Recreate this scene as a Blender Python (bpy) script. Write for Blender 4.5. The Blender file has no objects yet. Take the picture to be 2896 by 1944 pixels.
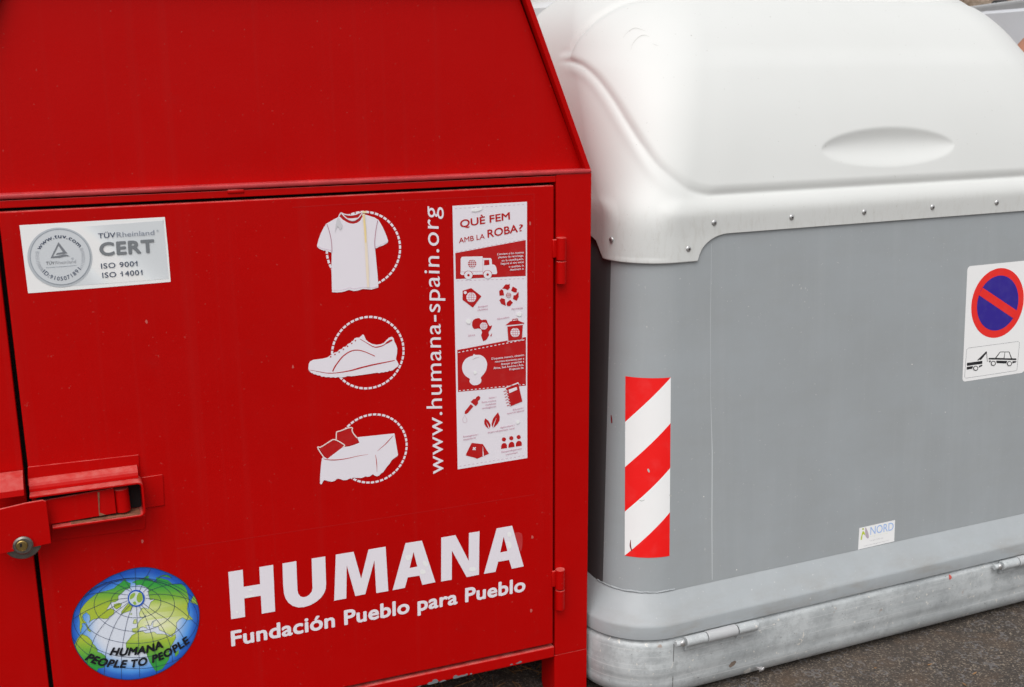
import bpy, bmesh, math, random
import numpy as np
from mathutils import Vector, Matrix
from mathutils.geometry import tessellate_polygon
random.seed(7)
S = bpy.context.scene
COL = S.collection

# ------------------------------------------------------------------ camera, world, sun, exposure
W, H, F = 2896.0, 1944.0, 3162.9          # survey photograph size and focal length in its pixels
EYE = np.array([0.0, 0.0, 1.55])
ROT = np.array([[0.9276, -0.3735, -0.0068], [-0.0955, -0.2195, -0.9709], [0.3612, 0.9013, -0.2393]])  # right, down, forward
cd = bpy.data.cameras.new('camera'); cam = bpy.data.objects.new('camera', cd); COL.objects.link(cam)
cd.sensor_width = 36.0; cd.sensor_fit = 'HORIZONTAL'; cd.lens = 36.0 * F / W
cd.clip_start = 0.05; cd.clip_end = 500
r_, d_, f_ = ROT
cam.matrix_world = Matrix(((r_[0], -d_[0], -f_[0], EYE[0]), (r_[1], -d_[1], -f_[1], EYE[1]), (r_[2], -d_[2], -f_[2], EYE[2]), (0, 0, 0, 1)))
cd.dof.use_dof = True; cd.dof.focus_distance = 2.55; cd.dof.aperture_fstop = 9.0
S.camera = cam

SUN_EL, SUN_AZ = math.radians(60), math.radians(214)   # azimuth clockwise from +Y: behind the camera's left shoulder
wd = bpy.data.worlds.new('World'); S.world = wd; wd.use_nodes = True
nt = wd.node_tree; nt.nodes.clear()
sky = nt.nodes.new('ShaderNodeTexSky'); sky.sky_type = 'NISHITA'; sky.sun_disc = False
sky.sun_elevation = SUN_EL; sky.sun_rotation = SUN_AZ; sky.dust_density = 4.0; sky.air_density = 1.0; sky.ozone_density = 1.0
hs = nt.nodes.new('ShaderNodeHueSaturation'); hs.inputs['Saturation'].default_value = 0.12
bg = nt.nodes.new('ShaderNodeBackground'); bg.inputs['Strength'].default_value = 0.15
wo = nt.nodes.new('ShaderNodeOutputWorld')
nt.links.new(sky.outputs[0], hs.inputs['Color']); nt.links.new(hs.outputs[0], bg.inputs[0]); nt.links.new(bg.outputs[0], wo.inputs[0])
sl = bpy.data.lights.new('sun', 'SUN'); sl.energy = 1.15; sl.angle = math.radians(70); sl.color = (1.0, 0.97, 0.93)
so = bpy.data.objects.new('sun', sl); COL.objects.link(so)
sd = Vector((math.sin(SUN_AZ) * math.cos(SUN_EL), math.cos(SUN_AZ) * math.cos(SUN_EL), math.sin(SUN_EL)))
so.rotation_euler = sd.to_track_quat('Z', 'Y').to_euler()
S.view_settings.view_transform = 'Standard'; S.view_settings.look = 'None'
S.view_settings.exposure = 0.10; S.view_settings.gamma = 1.0; S.view_settings.use_curve_mapping = False
S.cycles.max_bounces = 8; S.cycles.use_denoising = True

# ------------------------------------------------------------------ helpers
def lin(c):
    return tuple((x / 255 / 12.92 if x / 255 <= .04045 else ((x / 255 + .055) / 1.055) ** 2.4) for x in c)

def tag(o, label=None, cat=None, group=None, kind=None):
    for k, v in (('label', label), ('category', cat), ('group', group), ('kind', kind)):
        if v: o[k] = v
    return o

def empty(name, loc):
    o = bpy.data.objects.new(name, None); COL.objects.link(o); o.location = loc; o.empty_display_size = 0.1
    return o

def root_loc(p):
    v = Vector((0, 0, 0))
    while p is not None:
        v += p.location; p = p.parent
    return v

def mk(name, verts, faces, mats, parent=None, smooth=False, fmat=None, loc=None):
    """one mesh object from world-space vertices; parts are stored relative to their thing's base"""
    me = bpy.data.meshes.new(name)
    o = bpy.data.objects.new(name, me); COL.objects.link(o)
    off = root_loc(parent)
    if loc is not None: o.location = loc; off = off + Vector(loc)
    vs = np.asarray(verts, float) - np.array(off)
    me.from_pydata(vs.tolist(), [], [tuple(int(i) for i in fc) for fc in faces])
    for m in (mats if isinstance(mats, (list, tuple)) else [mats]): me.materials.append(m)
    if fmat is not None: me.polygons.foreach_set('material_index', np.asarray(fmat, dtype=np.int32))
    if smooth: me.polygons.foreach_set('use_smooth', np.ones(len(me.polygons), bool))
    me.update()
    if parent is not None: o.parent = parent
    return o

class MB:
    """collects solids in world space"""
    def __init__(s): s.v = []; s.f = []; s.m = []
    def add(s, v, f, m=0):
        b = len(s.v); s.v += [tuple(map(float, p)) for p in v]; s.f += [tuple(i + b for i in q) for q in f]; s.m += [m] * len(f)
    def box(s, a, b, bev=0.0, m=0, seg=2, xf=None):
        bm = bmesh.new(); bmesh.ops.create_cube(bm, size=1)
        for v in bm.verts:
            for k in range(3): v.co[k] = a[k] + (v.co[k] + .5) * (b[k] - a[k])
        if bev > 0: bmesh.ops.bevel(bm, geom=bm.edges[:], offset=bev, segments=seg, affect='EDGES', profile=.5)
        bm.verts.index_update()
        s.add([(xf(v.co) if xf else v.co) for v in bm.verts], [[v.index for v in f.verts] for f in bm.faces], m); bm.free()
    def prism(s, poly, axis, a, b, bev=0.0, m=0):
        """poly in the two axes other than axis, extruded from a to b along axis"""
        ax = [k for k in range(3) if k != axis]
        bm = bmesh.new(); vs = []
        for q in poly:
            c = [0, 0, 0]; c[ax[0]], c[ax[1]], c[axis] = q[0], q[1], a; vs.append(bm.verts.new(c))
        fc = bm.faces.new(vs); ex = bmesh.ops.extrude_face_region(bm, geom=[fc])
        for v in [e for e in ex['geom'] if isinstance(e, bmesh.types.BMVert)]: v.co[axis] += b - a
        bmesh.ops.recalc_face_normals(bm, faces=bm.faces[:])
        if bev > 0: bmesh.ops.bevel(bm, geom=bm.edges[:], offset=bev, segments=2, affect='EDGES', profile=.5)
        bm.verts.index_update()
        s.add([v.co for v in bm.verts], [[v.index for v in f.verts] for f in bm.faces], m); bm.free()
    def cyl(s, p, q, r, n=24, m=0, bev=0.0, r2=None):
        p, q = Vector(p), Vector(q); d = (q - p); L = d.length; d.normalize()
        u = d.orthogonal().normalized(); w = d.cross(u); r2 = r if r2 is None else r2
        prof = [(0, 0), (0, r - bev), (bev, r), (L - bev, r2), (L, r2 - bev), (L, 0)] if bev > 0 else [(0, 0), (0, r), (L, r2), (L, 0)]
        v = []; f = []
        for t, rr in prof:
            for k in range(n):
                a = 2 * math.pi * k / n; v.append(p + d * t + (u * math.cos(a) + w * math.sin(a)) * max(rr, 1e-5))
        for i in range(len(prof) - 1):
            for k in range(n): f.append((i * n + k, i * n + (k + 1) % n, (i + 1) * n + (k + 1) % n, (i + 1) * n + k))
        s.add(v, f, m)
    def dome(s, c, nrm, r, h, n=16, m=0):
        c, d = Vector(c), Vector(nrm).normalized(); u = d.orthogonal().normalized(); w = d.cross(u); v = []; f = []
        K = 5
        for i in range(K + 1):
            t = i / K * math.pi / 2; rr = r * math.cos(t) + 1e-5; hh = h * math.sin(t)
            for k in range(n):
                a = 2 * math.pi * k / n; v.append(c + d * hh + (u * math.cos(a) + w * math.sin(a)) * rr)
        for i in range(K):
            for k in range(n): f.append((i * n + k, i * n + (k + 1) % n, (i + 1) * n + (k + 1) % n, (i + 1) * n + k))
        s.add(v, f, m)
    def build(s, name, mats, parent=None, smooth=False, loc=None):
        o = mk(name, s.v, s.f, mats, parent, smooth, s.m, loc)
        if smooth:
            bm = bmesh.new(); bm.from_mesh(o.data); bmesh.ops.remove_doubles(bm, verts=bm.verts[:], dist=1e-5)
            for e in bm.edges: e.smooth = len(e.link_faces) == 2 and e.calc_face_angle(0) < math.radians(38)
            for fc in bm.faces:
                if fc.calc_area() > 4e-4: fc.smooth = False
            bmesh.ops.recalc_face_normals(bm, faces=bm.faces[:]); bm.to_mesh(o.data); bm.free()
        return o

# ------------------------------------------------------------------ materials
def mat(name):
    m = bpy.data.materials.new(name); m.use_nodes = True
    return m, m.node_tree, m.node_tree.nodes['Principled BSDF']
def N_(t, kind, **kw):
    n = t.nodes.new(kind)
    for k, v in kw.items():
        if k in n.inputs: n.inputs[k].default_value = v
        else: setattr(n, k, v)
    return n
def noise(t, scale, detail=4, rough=.55, vec=None, stretch=None):
    tc = t.nodes.new('ShaderNodeTexCoord'); mp = t.nodes.new('ShaderNodeMapping')
    if stretch: mp.inputs['Scale'].default_value = stretch
    t.links.new(tc.outputs['Object'], mp.inputs[0])
    n = N_(t, 'ShaderNodeTexNoise', Scale=scale, Detail=detail, Roughness=rough); t.links.new(mp.outputs[0], n.inputs['Vector'])
    return n.outputs['Fac']
def ramp(t, src, stops):
    r = t.nodes.new('ShaderNodeValToRGB'); t.links.new(src, r.inputs[0]); e = r.color_ramp.elements
    while len(e) < len(stops): e.new(.5)
    for i, (p, c) in enumerate(stops): e[i].position = p; e[i].color = (c if len(c) == 4 else tuple(c) + (1,))
    return r.outputs[0]
def mixc(t, fac, a, b):
    m = t.nodes.new('ShaderNodeMix'); m.data_type = 'RGBA'
    for s, v in ((0, fac), (6, a), (7, b)):
        if hasattr(v, 'is_linked'): t.links.new(v, m.inputs[s])
        else: m.inputs[s].default_value = v if s == 0 else tuple(v) + ((1,) if len(v) == 3 else ())
    return m.outputs[2]
def bump(t, p, src, strength, dist=.002):
    b = N_(t, 'ShaderNodeBump', Strength=strength, Distance=dist); t.links.new(src, b.inputs['Height']); t.links.new(b.outputs[0], p.inputs['Normal'])
def gmap(t, src, a, b):
    return ramp(t, src, [(a, (0, 0, 0)), (b, (1, 1, 1))])

def red_paint():
    m, t, p = mat('red enamel paint')
    base = mixc(t, gmap(t, noise(t, 2.2, 3), .3, .7), (.500, .0014, .0012), (.462, .0015, .0013))
    streak = gmap(t, noise(t, 1.0, 3, .6, stretch=(38, 38, .55)), .56, .80)                 # faint water runs
    base = mixc(t, N_m(t, streak, .30), base, (.44, .012, .011))
    spk = gmap(t, noise(t, 150, 2, .5), .735, .76)                              # dust and paint specks
    base = mixc(t, N_m(t, spk, .30), base, (.50, .12, .10))
    dirt = gmap(t, noise(t, 9, 6, .7), .62, .80)
    base = mixc(t, N_m(t, dirt, .25), base, (.30, .012, .012))
    g = t.nodes.new('ShaderNodeNewGeometry'); sx = t.nodes.new('ShaderNodeSeparateXYZ'); t.links.new(g.outputs['Normal'], sx.inputs[0])
    mr = N_(t, 'ShaderNodeMapRange'); t.links.new(sx.outputs['Z'], mr.inputs[0])
    for k, v in ((1, .30), (2, .85), (3, 0.0), (4, 1.0)): mr.inputs[k].default_value = v
    mm = t.nodes.new('ShaderNodeMath'); mm.operation = 'MULTIPLY'; t.links.new(mr.outputs[0], mm.inputs[0]); t.links.new(ramp(t, noise(t, 40, 5), [(.35, (.25,) * 3), (.65, (.75,) * 3)]), mm.inputs[1])
    base = mixc(t, mm.outputs[0], base, (.58, .17, .15))                       # pale tint on up-facing edges: dust plus painted sky highlight
    t.links.new(base, p.inputs['Base Color'])
    t.links.new(ramp(t, noise(t, 14, 5), [(.3, (.34,) * 3), (.7, (.47,) * 3)]), p.inputs['Roughness'])
    p.inputs['Specular IOR Level'].default_value = .11
    bump(t, p, noise(t, 90, 3), .035, .004)
    return m
def N_m(t, src, k):
    n = t.nodes.new('ShaderNodeMath'); n.operation = 'MULTIPLY'; n.inputs[1].default_value = k; t.links.new(src, n.inputs[0]); return n.outputs[0]
def plain(name, col, rough=.5, metal=0.0, var=.12, scale=8, bmp=0.0, bscale=120, spec=.5, stretch=None):
    m, t, p = mat(name)
    c2 = tuple(x * (1 - var) for x in col)
    t.links.new(mixc(t, gmap(t, noise(t, scale, 5, .6, stretch=stretch), .3, .7), col, c2), p.inputs['Base Color'])
    p.inputs['Roughness'].default_value = rough; p.inputs['Metallic'].default_value = metal; p.inputs['Specular IOR Level'].default_value = spec
    if bmp: bump(t, p, noise(t, bscale, 3), bmp, .003)
    return m
def grey_paint():
    m, t, p = mat('grey container paint')
    base = mixc(t, gmap(t, noise(t, 5, 5, .6), .3, .7), (.365, .393, .412), (.340, .362, .375))
    runs = gmap(t, noise(t, 1.0, 4, .6, stretch=(26, 26, .7)), .50, .78)
    base = mixc(t, N_m(t, runs, .22), base, (.45, .475, .485))
    tc = t.nodes.new('ShaderNodeTexCoord'); sz_ = t.nodes.new('ShaderNodeSeparateXYZ'); t.links.new(tc.outputs['Object'], sz_.inputs[0])
    mr = N_(t, 'ShaderNodeMapRange'); t.links.new(sz_.outputs['Z'], mr.inputs[0])
    for k, v in ((1, .27), (2, .18), (3, .12), (4, 1.0)): mr.inputs[k].default_value = v
    mm = t.nodes.new('ShaderNodeMath'); mm.operation = 'MULTIPLY'; t.links.new(mr.outputs[0], mm.inputs[0]); t.links.new(gmap(t, noise(t, 1.0, 7, .7, stretch=(7, 7, 22)), .46, .66), mm.inputs[1])
    base = mixc(t, N_m(t, mm.outputs[0], .55), base, (.27, .245, .215))         # splash dirt near the ground
    spk = gmap(t, noise(t, 150, 2, .5), .725, .75)
    base = mixc(t, N_m(t, spk, .7), base, (.6, .6, .58))
    t.links.new(base, p.inputs['Base Color'])
    t.links.new(ramp(t, noise(t, 20, 4), [(.3, (.42,) * 3), (.7, (.52,) * 3)]), p.inputs['Roughness'])
    bump(t, p, noise(t, 140, 3), .03, .003)
    return m
def white_plastic():
    m, t, p = mat('white moulded plastic')
    base = mixc(t, gmap(t, noise(t, 3, 4), .3, .7), (.665, .675, .662), (.645, .655, .64))
    # grime running down over the vertical rim
    tc = t.nodes.new('ShaderNodeTexCoord'); sp = t.nodes.new('ShaderNodeSeparateXYZ'); t.links.new(tc.outputs['Object'], sp.inputs[0])
    zr = ramp(t, sp.outputs['Z'], [(0, (0, 0, 0)), (1, (0, 0, 0))])
    mr = N_(t, 'ShaderNodeMapRange'); t.links.new(sp.outputs['Z'], mr.inputs[0])
    for k, v in ((1, 1.235), (2, 1.19), (3, 0.0), (4, 1.0)): mr.inputs[k].default_value = v
    mm = t.nodes.new('ShaderNodeMath'); mm.operation = 'MULTIPLY'
    t.links.new(mr.outputs[0], mm.inputs[0]); t.links.new(gmap(t, noise(t, 1.0, 6, .7, stretch=(90, 90, 30)), .50, .74), mm.inputs[1])
    base = mixc(t, N_m(t, mm.outputs[0], .30), base, (.42, .40, .35))
    spk = gmap(t, noise(t, 120, 2, .5), .745, .765)
    base = mixc(t, N_m(t, spk, .5), base, (.35, .34, .31))
    t.links.new(base, p.inputs['Base Color']); p.inputs['Roughness'].default_value = .42
    bump(t, p, noise(t, 220, 2), .02, .002)
    return m
def galvanised():
    m, t, p = mat('weathered galvanised steel')
    base = mixc(t, gmap(t, noise(t, 5, 8, .70), .34, .66), (.58, .61, .62), (.40, .425, .435))
    st = gmap(t, noise(t, 1.0, 6, .7, stretch=(3.0, 3.0, 48)), .46, .66)          # rubbed horizontal bands
    base = mixc(t, N_m(t, st, .40), base, (.60, .62, .63))
    st2 = gmap(t, noise(t, 1.0, 6, .7, stretch=(5, 5, 30)), .56, .70)
    base = mixc(t, N_m(t, st2, .35), base, (.25, .265, .275))
    bl = gmap(t, noise(t, 13, 9, .82), .48, .60)
    base = mixc(t, N_m(t, bl, .50), base, (.30, .32, .33))
    hl = gmap(t, noise(t, 1.0, 4, .6, stretch=(2.2, 2.2, 190)), .60, .68)
    base = mixc(t, N_m(t, hl, .45), base, (.70, .71, .71))
    dk = gmap(t, noise(t, 30, 7, .72), .58, .72)
    base = mixc(t, N_m(t, dk, .4), base, (.22, .225, .22))
    sp = gmap(t, noise(t, 74, 2, .5), .685, .71)
    base = mixc(t, N_m(t, sp, .8), base, (.72, .69, .64))
    sp2 = gmap(t, noise(t, 140, 1, .5), .745, .76)
    base = mixc(t, N_m(t, sp2, .6), base, (.14, .14, .14))
    rs = gmap(t, noise(t, 23, 3, .6), .69, .76)
    base = mixc(t, N_m(t, rs, .6), base, (.30, .17, .10))
    t.links.new(base, p.inputs['Base Color']); p.inputs['Metallic'].default_value = .12
    t.links.new(ramp(t, noise(t, 25, 4), [(.3, (.42,) * 3), (.7, (.62,) * 3)]), p.inputs['Roughness'])
    bump(t, p, noise(t, 30, 5, .6), .10, .004)
    return m
def asphalt():
    m, t, p = mat('worn asphalt')
    base = mixc(t, gmap(t, noise(t, 4, 5, .6), .35, .65), (.078, .059, .046), (.044, .035, .029))
    tc = t.nodes.new('ShaderNodeTexCoord'); v = N_(t, 'ShaderNodeTexVoronoi', Scale=250.0); t.links.new(tc.outputs['Object'], v.inputs['Vector'])
    sep = t.nodes.new('ShaderNodeSeparateColor'); t.links.new(v.outputs['Color'], sep.inputs[0])
    base = mixc(t, N_m(t, gmap(t, sep.outputs[0], .66, .98), .70), base, (.27, .22, .17))
    base = mixc(t, N_m(t, gmap(t, sep.outputs[1], .60, .9), .7), base, (.030, .028, .028))
    v2 = N_(t, 'ShaderNodeTexVoronoi', Scale=62.0); t.links.new(tc.outputs['Object'], v2.inputs['Vector'])
    sep2 = t.nodes.new('ShaderNodeSeparateColor'); t.links.new(v2.outputs['Color'], sep2.inputs[0])
    near = gmap(t, v2.outputs['Distance'], .42, .25)
    mm = t.nodes.new('ShaderNodeMath'); mm.operation = 'MULTIPLY'; t.links.new(near, mm.inputs[0]); t.links.new(gmap(t, sep2.outputs[2], .80, .84), mm.inputs[1])
    base = mixc(t, N_m(t, mm.outputs[0], .6), base, (.16, .15, .15))
    base = mixc(t, N_m(t, gmap(t, noise(t, 9, 5), .52, .72), .55), base, (.115, .072, .044))
    t.links.new(base, p.inputs['Base Color']); p.inputs['Roughness'].default_value = .85
    bump(t, p, v.outputs['Distance'], .6, .004)
    return m
def rough_wall():
    m, t, p = mat('rough ochre stone')
    base = mixc(t, gmap(t, noise(t, 6, 8, .7), .35, .65), (.62, .50, .40), (.33, .24, .165))
    base = mixc(t, gmap(t, noise(t, 17, 6, .7), .56, .70), base, (.115, .082, .055))
    t.links.new(base, p.inputs['Base Color']); p.inputs['Roughness'].default_value = .95
    bump(t, p, noise(t, 14, 8, .7), 1.0, .05)
    return m
def ink_material():
    m, t, p = mat('printed vinyl')
    a = t.nodes.new('ShaderNodeVertexColor'); a.layer_name = 'ink'
    c = mixc(t, N_m(t, gmap(t, noise(t, 30, 5), .5, .8), .035), a.outputs[0], (.62, .60, .60))
    t.links.new(c, p.inputs['Base Color']); p.inputs['Roughness'].default_value = .5
    p.inputs['Specular IOR Level'].default_value = .4
    return m

RED = red_paint(); LIPM = plain('dusty red with painted highlight', (.56, .050, .055), .45, 0, .30, 22, spec=.3); GREY = grey_paint(); WHITE = white_plastic(); GALV = galvanised(); INK = ink_material()  # LIPM: dust and a sky highlight painted into the lip's red
DARK = plain('dark interior', (.012, .008, .008), .9)
STEEL = plain('worn steel', (.24, .22, .20), .42, .85, .4, 60)
BRASS = plain('brass', (.40, .28, .10), .40, .9, .4, 60)
ALU = plain('aluminium rivet', (.62, .62, .62), .35, .75, .2, 90)
SLEEVE = plain('grey hinge sleeve', (.46, .47, .48), .5, 0, .1, 30)
RUST = plain('rust and old paint', (.33, .13, .07), .85, 0, .6, 90)

# ------------------------------------------------------------------ survey: photograph pixels to points on real planes
def ray(x, y): return ROT.T @ np.array([x - W / 2, y - H / 2, F])
class Plane:
    def __init__(s, o, u, v):
        s.o = np.array(o, float); s.u = np.array(u, float) / np.linalg.norm(u); s.v = np.array(v, float)
        s.v = s.v / np.linalg.norm(s.v); s.n = np.cross(s.u, s.v)          # faces the street when u points right, v up
    def p3(s, x, y):
        d = ray(x, y); return EYE + d * (((s.o - EYE) @ s.n) / (d @ s.n))
    def uv(s, x, y):
        q = s.p3(x, y) - s.o; return np.array([q @ s.u, q @ s.v])
    def at(s, uv, off=0.0): return s.o + s.u * uv[0] + s.v * uv[1] + s.n * off
DG = math.radians(-1.836)
GX = np.array([math.cos(DG), -math.sin(DG), 0.0]); GN = np.array([math.sin(DG), math.cos(DG), 0.0])   # grey container: along, away
def gp(g, n, z): return GX * g + GN * n + np.array([0, 0, z])
Y0 = 2.30                                                                   # front plane of the red container
DOOR = Plane((0, Y0 - .003, 0), (1, 0, 0), (0, 0, 1))
BF0, BZ0, BF1, BZ1 = 2.190, .282, 2.243, 1.17                              # grey body front: leans back a little
BODYP = Plane(gp(0, BF0, BZ0), GX, gp(0, BF1 - BF0, BZ1 - BZ0))

def crop(ox, oy, s): return lambda *pts: [(ox + x / s, oy + y / s) for x, y in pts]

def catmull(pts, closed=True, k=5):
    P = [np.array(p, float) for p in pts]; n = len(P); out = []
    for i in range(n if closed else n - 1):
        a, b, c, d = (P[(i - 1) % n], P[i], P[(i + 1) % n], P[(i + 2) % n]) if closed else (P[max(i - 1, 0)], P[i], P[i + 1], P[min(i + 2, n - 1)])
        for j in range(k):
            t = j / k; out.append(.5 * (2 * b + (c - a) * t + (2 * a - 5 * b + 4 * c - d) * t * t + (3 * b - a - 3 * c + d) * t ** 3))
    if not closed: out.append(P[-1])
    return [tuple(p) for p in out]
def inside(p, poly):
    c = False; n = len(poly)
    for i in range(n):
        (x1, y1), (x2, y2) = poly[i], poly[i - 1]
        if (y1 > p[1]) != (y2 > p[1]) and p[0] < (x2 - x1) * (p[1] - y1) / (y2 - y1) + x1: c = not c
    return c

INKGAIN = 1.27
def ink(c): return tuple(min(.9, x * INKGAIN) for x in lin(c))
_glyphs = {}
def text_mesh(s, bold=0.0, space=1.0):
    key = (s, bold, space)
    if key not in _glyphs:
        cu = bpy.data.curves.new('t', 'FONT'); cu.body = s; cu.offset = bold; cu.resolution_u = 4; cu.space_character = space
        o = bpy.data.objects.new('t', cu); COL.objects.link(o)
        dg = bpy.context.evaluated_depsgraph_get(); dg.update()
        me = o.evaluated_get(dg).to_mesh()
        v = np.array([(q.co.x, q.co.y) for q in me.vertices]); f = [tuple(p.vertices) for p in me.polygons]
        o.evaluated_get(dg).to_mesh_clear(); bpy.data.objects.remove(o); bpy.data.curves.remove(cu)
        _glyphs[key] = (v, f)
    return _glyphs[key]
_cap = []
def cap_height():
    if not _cap:
        v, f = text_mesh('H'); _cap.append(float(v[:, 1].max()))
    return _cap[0]

class Sheet:
    """flat printed sheet: layered polygons on a plane, each with its own ink"""
    STEP = .0003
    def __init__(s, plane): s.p = plane; s.v = []; s.f = []; s.c = []
    def _emit(s, uv, faces, col, layer):
        b = len(s.v)
        for q in uv: s.v.append(s.p.at(q, .0004 + layer * s.STEP))
        for fc in faces: s.f.append([b + i for i in fc]); s.c.append(col)
    def uvpoly(s, uv, col, layer, holes=()):
        loops = [[Vector((q[0], q[1], 0)) for q in l] for l in (uv, *holes)]
        tri = tessellate_polygon(loops)
        flat = [(q.x, q.y) for l in loops for q in l]
        out = []
        for t in tri:
            a, b, c = (np.array(flat[i]) for i in t)
            area = (b[0] - a[0]) * (c[1] - a[1]) - (b[1] - a[1]) * (c[0] - a[0])
            if abs(area) < 1e-12: continue
            out.append(t if area > 0 else t[::-1])
        s._emit(flat, out, ink(col), layer)
    def poly(s, pts, col, layer=1, holes=(), smooth=0):
        if smooth: pts = catmull(pts, True, smooth)
        s.uvpoly([s.p.uv(*q) for q in pts], col, layer, [[s.p.uv(*q) for q in h] for h in holes])
    def stroke(s, pts, w, col, layer=2, closed=False, smooth=0):
        """w: width (px) or list of widths along the line"""
        if smooth: pts = catmull(pts, closed, smooth)
        P = np.array(pts, float); n = len(P)
        ws = np.full(n, float(w)) if np.isscalar(w) else np.interp(np.linspace(0, 1, n), np.linspace(0, 1, len(w)), w)
        T = np.roll(P, -1, 0) - np.roll(P, 1, 0) if closed else np.gradient(P, axis=0)
        T /= np.maximum(np.linalg.norm(T, axis=1)[:, None], 1e-9); Nn = np.stack([-T[:, 1], T[:, 0]], 1)
        A = [s.p.uv(*q) for q in P + Nn * ws[:, None] / 2]; B = [s.p.uv(*q) for q in P - Nn * ws[:, None] / 2]
        m = n if closed else n - 1
        s._emit(A + B, [(i, (i + 1) % n, n + (i + 1) % n, n + i) for i in range(m)], ink(col), layer)
    def circ3(s, a, b, c):
        a, b, c = (s.p.uv(*q) for q in (a, b, c))
        A = np.array([b - a, c - a]); y = np.array([(b @ b - a @ a) / 2, (c @ c - a @ a) / 2]); o = np.linalg.solve(A, y)
        return o, np.linalg.norm(a - o)
    def disc(s, o, r, col, layer=2, n=28, ry=None):
        s.uvpoly([(o[0] + r * math.cos(2 * math.pi * k / n), o[1] + (ry or r) * math.sin(2 * math.pi * k / n)) for k in range(n)], col, layer)
    def ring(s, o, r0, r1, col, layer=2, n=64, a0=0, a1=2 * math.pi):
        uv = []
        for k in range(n + 1):
            a = a0 + (a1 - a0) * k / n; uv += [(o[0] + r * math.cos(a), o[1] + r * math.sin(a)) for r in (r0, r1)]
        s._emit(uv, [(2 * k, 2 * k + 1, 2 * k + 3, 2 * k + 2) for k in range(n)], ink(col), layer)
    def dashring(s, o, r, w, ln, pitch, col, layer=1, ph=0.0):
        n = round(2 * math.pi * r / pitch); da = 2 * math.pi / n; h = ln / r / 2
        for k in range(n): s.ring(o, r - w / 2, r + w / 2, col, layer, 3, k * da + ph - h, k * da + ph + h)
    def dot(s, c, rpx, col, layer=2, n=18):
        s.poly([(c[0] + rpx * math.cos(2 * math.pi * k / n), c[1] + rpx * math.sin(2 * math.pi * k / n)) for k in range(n)], col, layer)
    def grid(s, c, rpx, fg, bg, layer=3, w=None, base=True):
        """small globe mark: disc with parallels and meridians"""
        if base: s.dot(c, rpx, fg, layer, 24)
        w = w or rpx * .13
        for k in (-.45, 0, .45):
            h = math.sqrt(1 - k * k) * rpx
            s.stroke([(c[0] - h, c[1] + k * rpx), (c[0] + h, c[1] + k * rpx)], w, bg, layer + 1)
        for k in (-.5, 0, .5):
            pts = [(c[0] + k * rpx * math.cos(a), c[1] + rpx * math.sin(a)) for a in np.linspace(-math.pi / 2, math.pi / 2, 9)]
            s.stroke(pts, w, bg, layer + 2)
    def _fat(s, pts, f, col, layer, d, o, k):
        """thicken lettering: the same outline laid down in a ring of small shifts, each a hair above the last"""
        if d <= 0: s._emit(pts, f, col, layer); return
        P = np.array(pts); x, y = o
        for i in range(9):
            a = 2 * math.pi * i / 8; q = P + ((x * math.cos(a) + y * math.sin(a)) * d if i < 8 else 0)
            s._emit(q, f, col, layer + i * .05)
    def text(s, st, p0, p1, p2, col, layer=3, bold=0.0, space=1.0, shear=0.0):
        """baseline from p0 to p1, capital height from p0 to p2"""
        v, f = text_mesh(st, 0.0, space); ch = cap_height()
        v = v.copy(); v[:, 1] = bold + v[:, 1] * (1 - 2 * bold / ch)
        a, b, c = (s.p.uv(*q) for q in (p0, p1, p2))
        x0, x1 = v[:, 0].min(), v[:, 0].max()
        X = (v[:, 0] - x0) / (x1 - x0); Yv = v[:, 1] / ch
        U = b - a; V = c - a; X2 = X + shear * Yv * np.linalg.norm(V) / np.linalg.norm(U)
        s._fat([a + U * x + V * y for x, y in zip(X2, Yv)], f, ink(col), layer, bold, (U / (x1 - x0), V / ch), 0)
    def arctext(s, st, base, capuv, col, layer=3, bold=0.0, space=1.0, shear=0.0):
        """text along a smooth baseline given in photo pixels; capital height in metres"""
        pts = np.array([s.p.uv(*q) for q in catmull(base, False, 12)]); seg = np.linalg.norm(np.diff(pts, axis=0), axis=1)
        L = np.concatenate([[0], np.cumsum(seg)]); tot = L[-1]
        v, f = text_mesh(st, 0.0, space); x0, x1 = v[:, 0].min(), v[:, 0].max(); k = capuv / cap_height(); out = []
        T = np.gradient(pts, axis=0); T /= np.linalg.norm(T, axis=1)[:, None]
        for x, y in v:
            l = (x - x0) / (x1 - x0) * tot + shear * y * k
            q = np.array([np.interp(l, L, pts[:, i]) for i in (0, 1)]); t = np.array([np.interp(l, L, T[:, i]) for i in (0, 1)])
            if l < 0: q = q + T[0] * l
            if l > tot: q = q + T[-1] * (l - tot)
            out.append(q + np.array([-t[1], t[0]]) * y * k)
        s._fat(out, f, ink(col), layer, bold * k, (np.array([1.0, 0]), np.array([0, 1.0])), 0)
    def build(s, name, parent, label=None):
        o = mk(name, s.v, s.f, INK, parent)
        at = o.data.attributes.new('ink', 'FLOAT_COLOR', 'CORNER'); cols = []
        for fc, c in zip(s.f, s.c):
            for i in range(len(fc)): cols += list(c[i] if isinstance(c, list) else c) + [1.0]
        at.data.foreach_set('color', cols)
        if label: o['label'] = label
        return o

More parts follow.
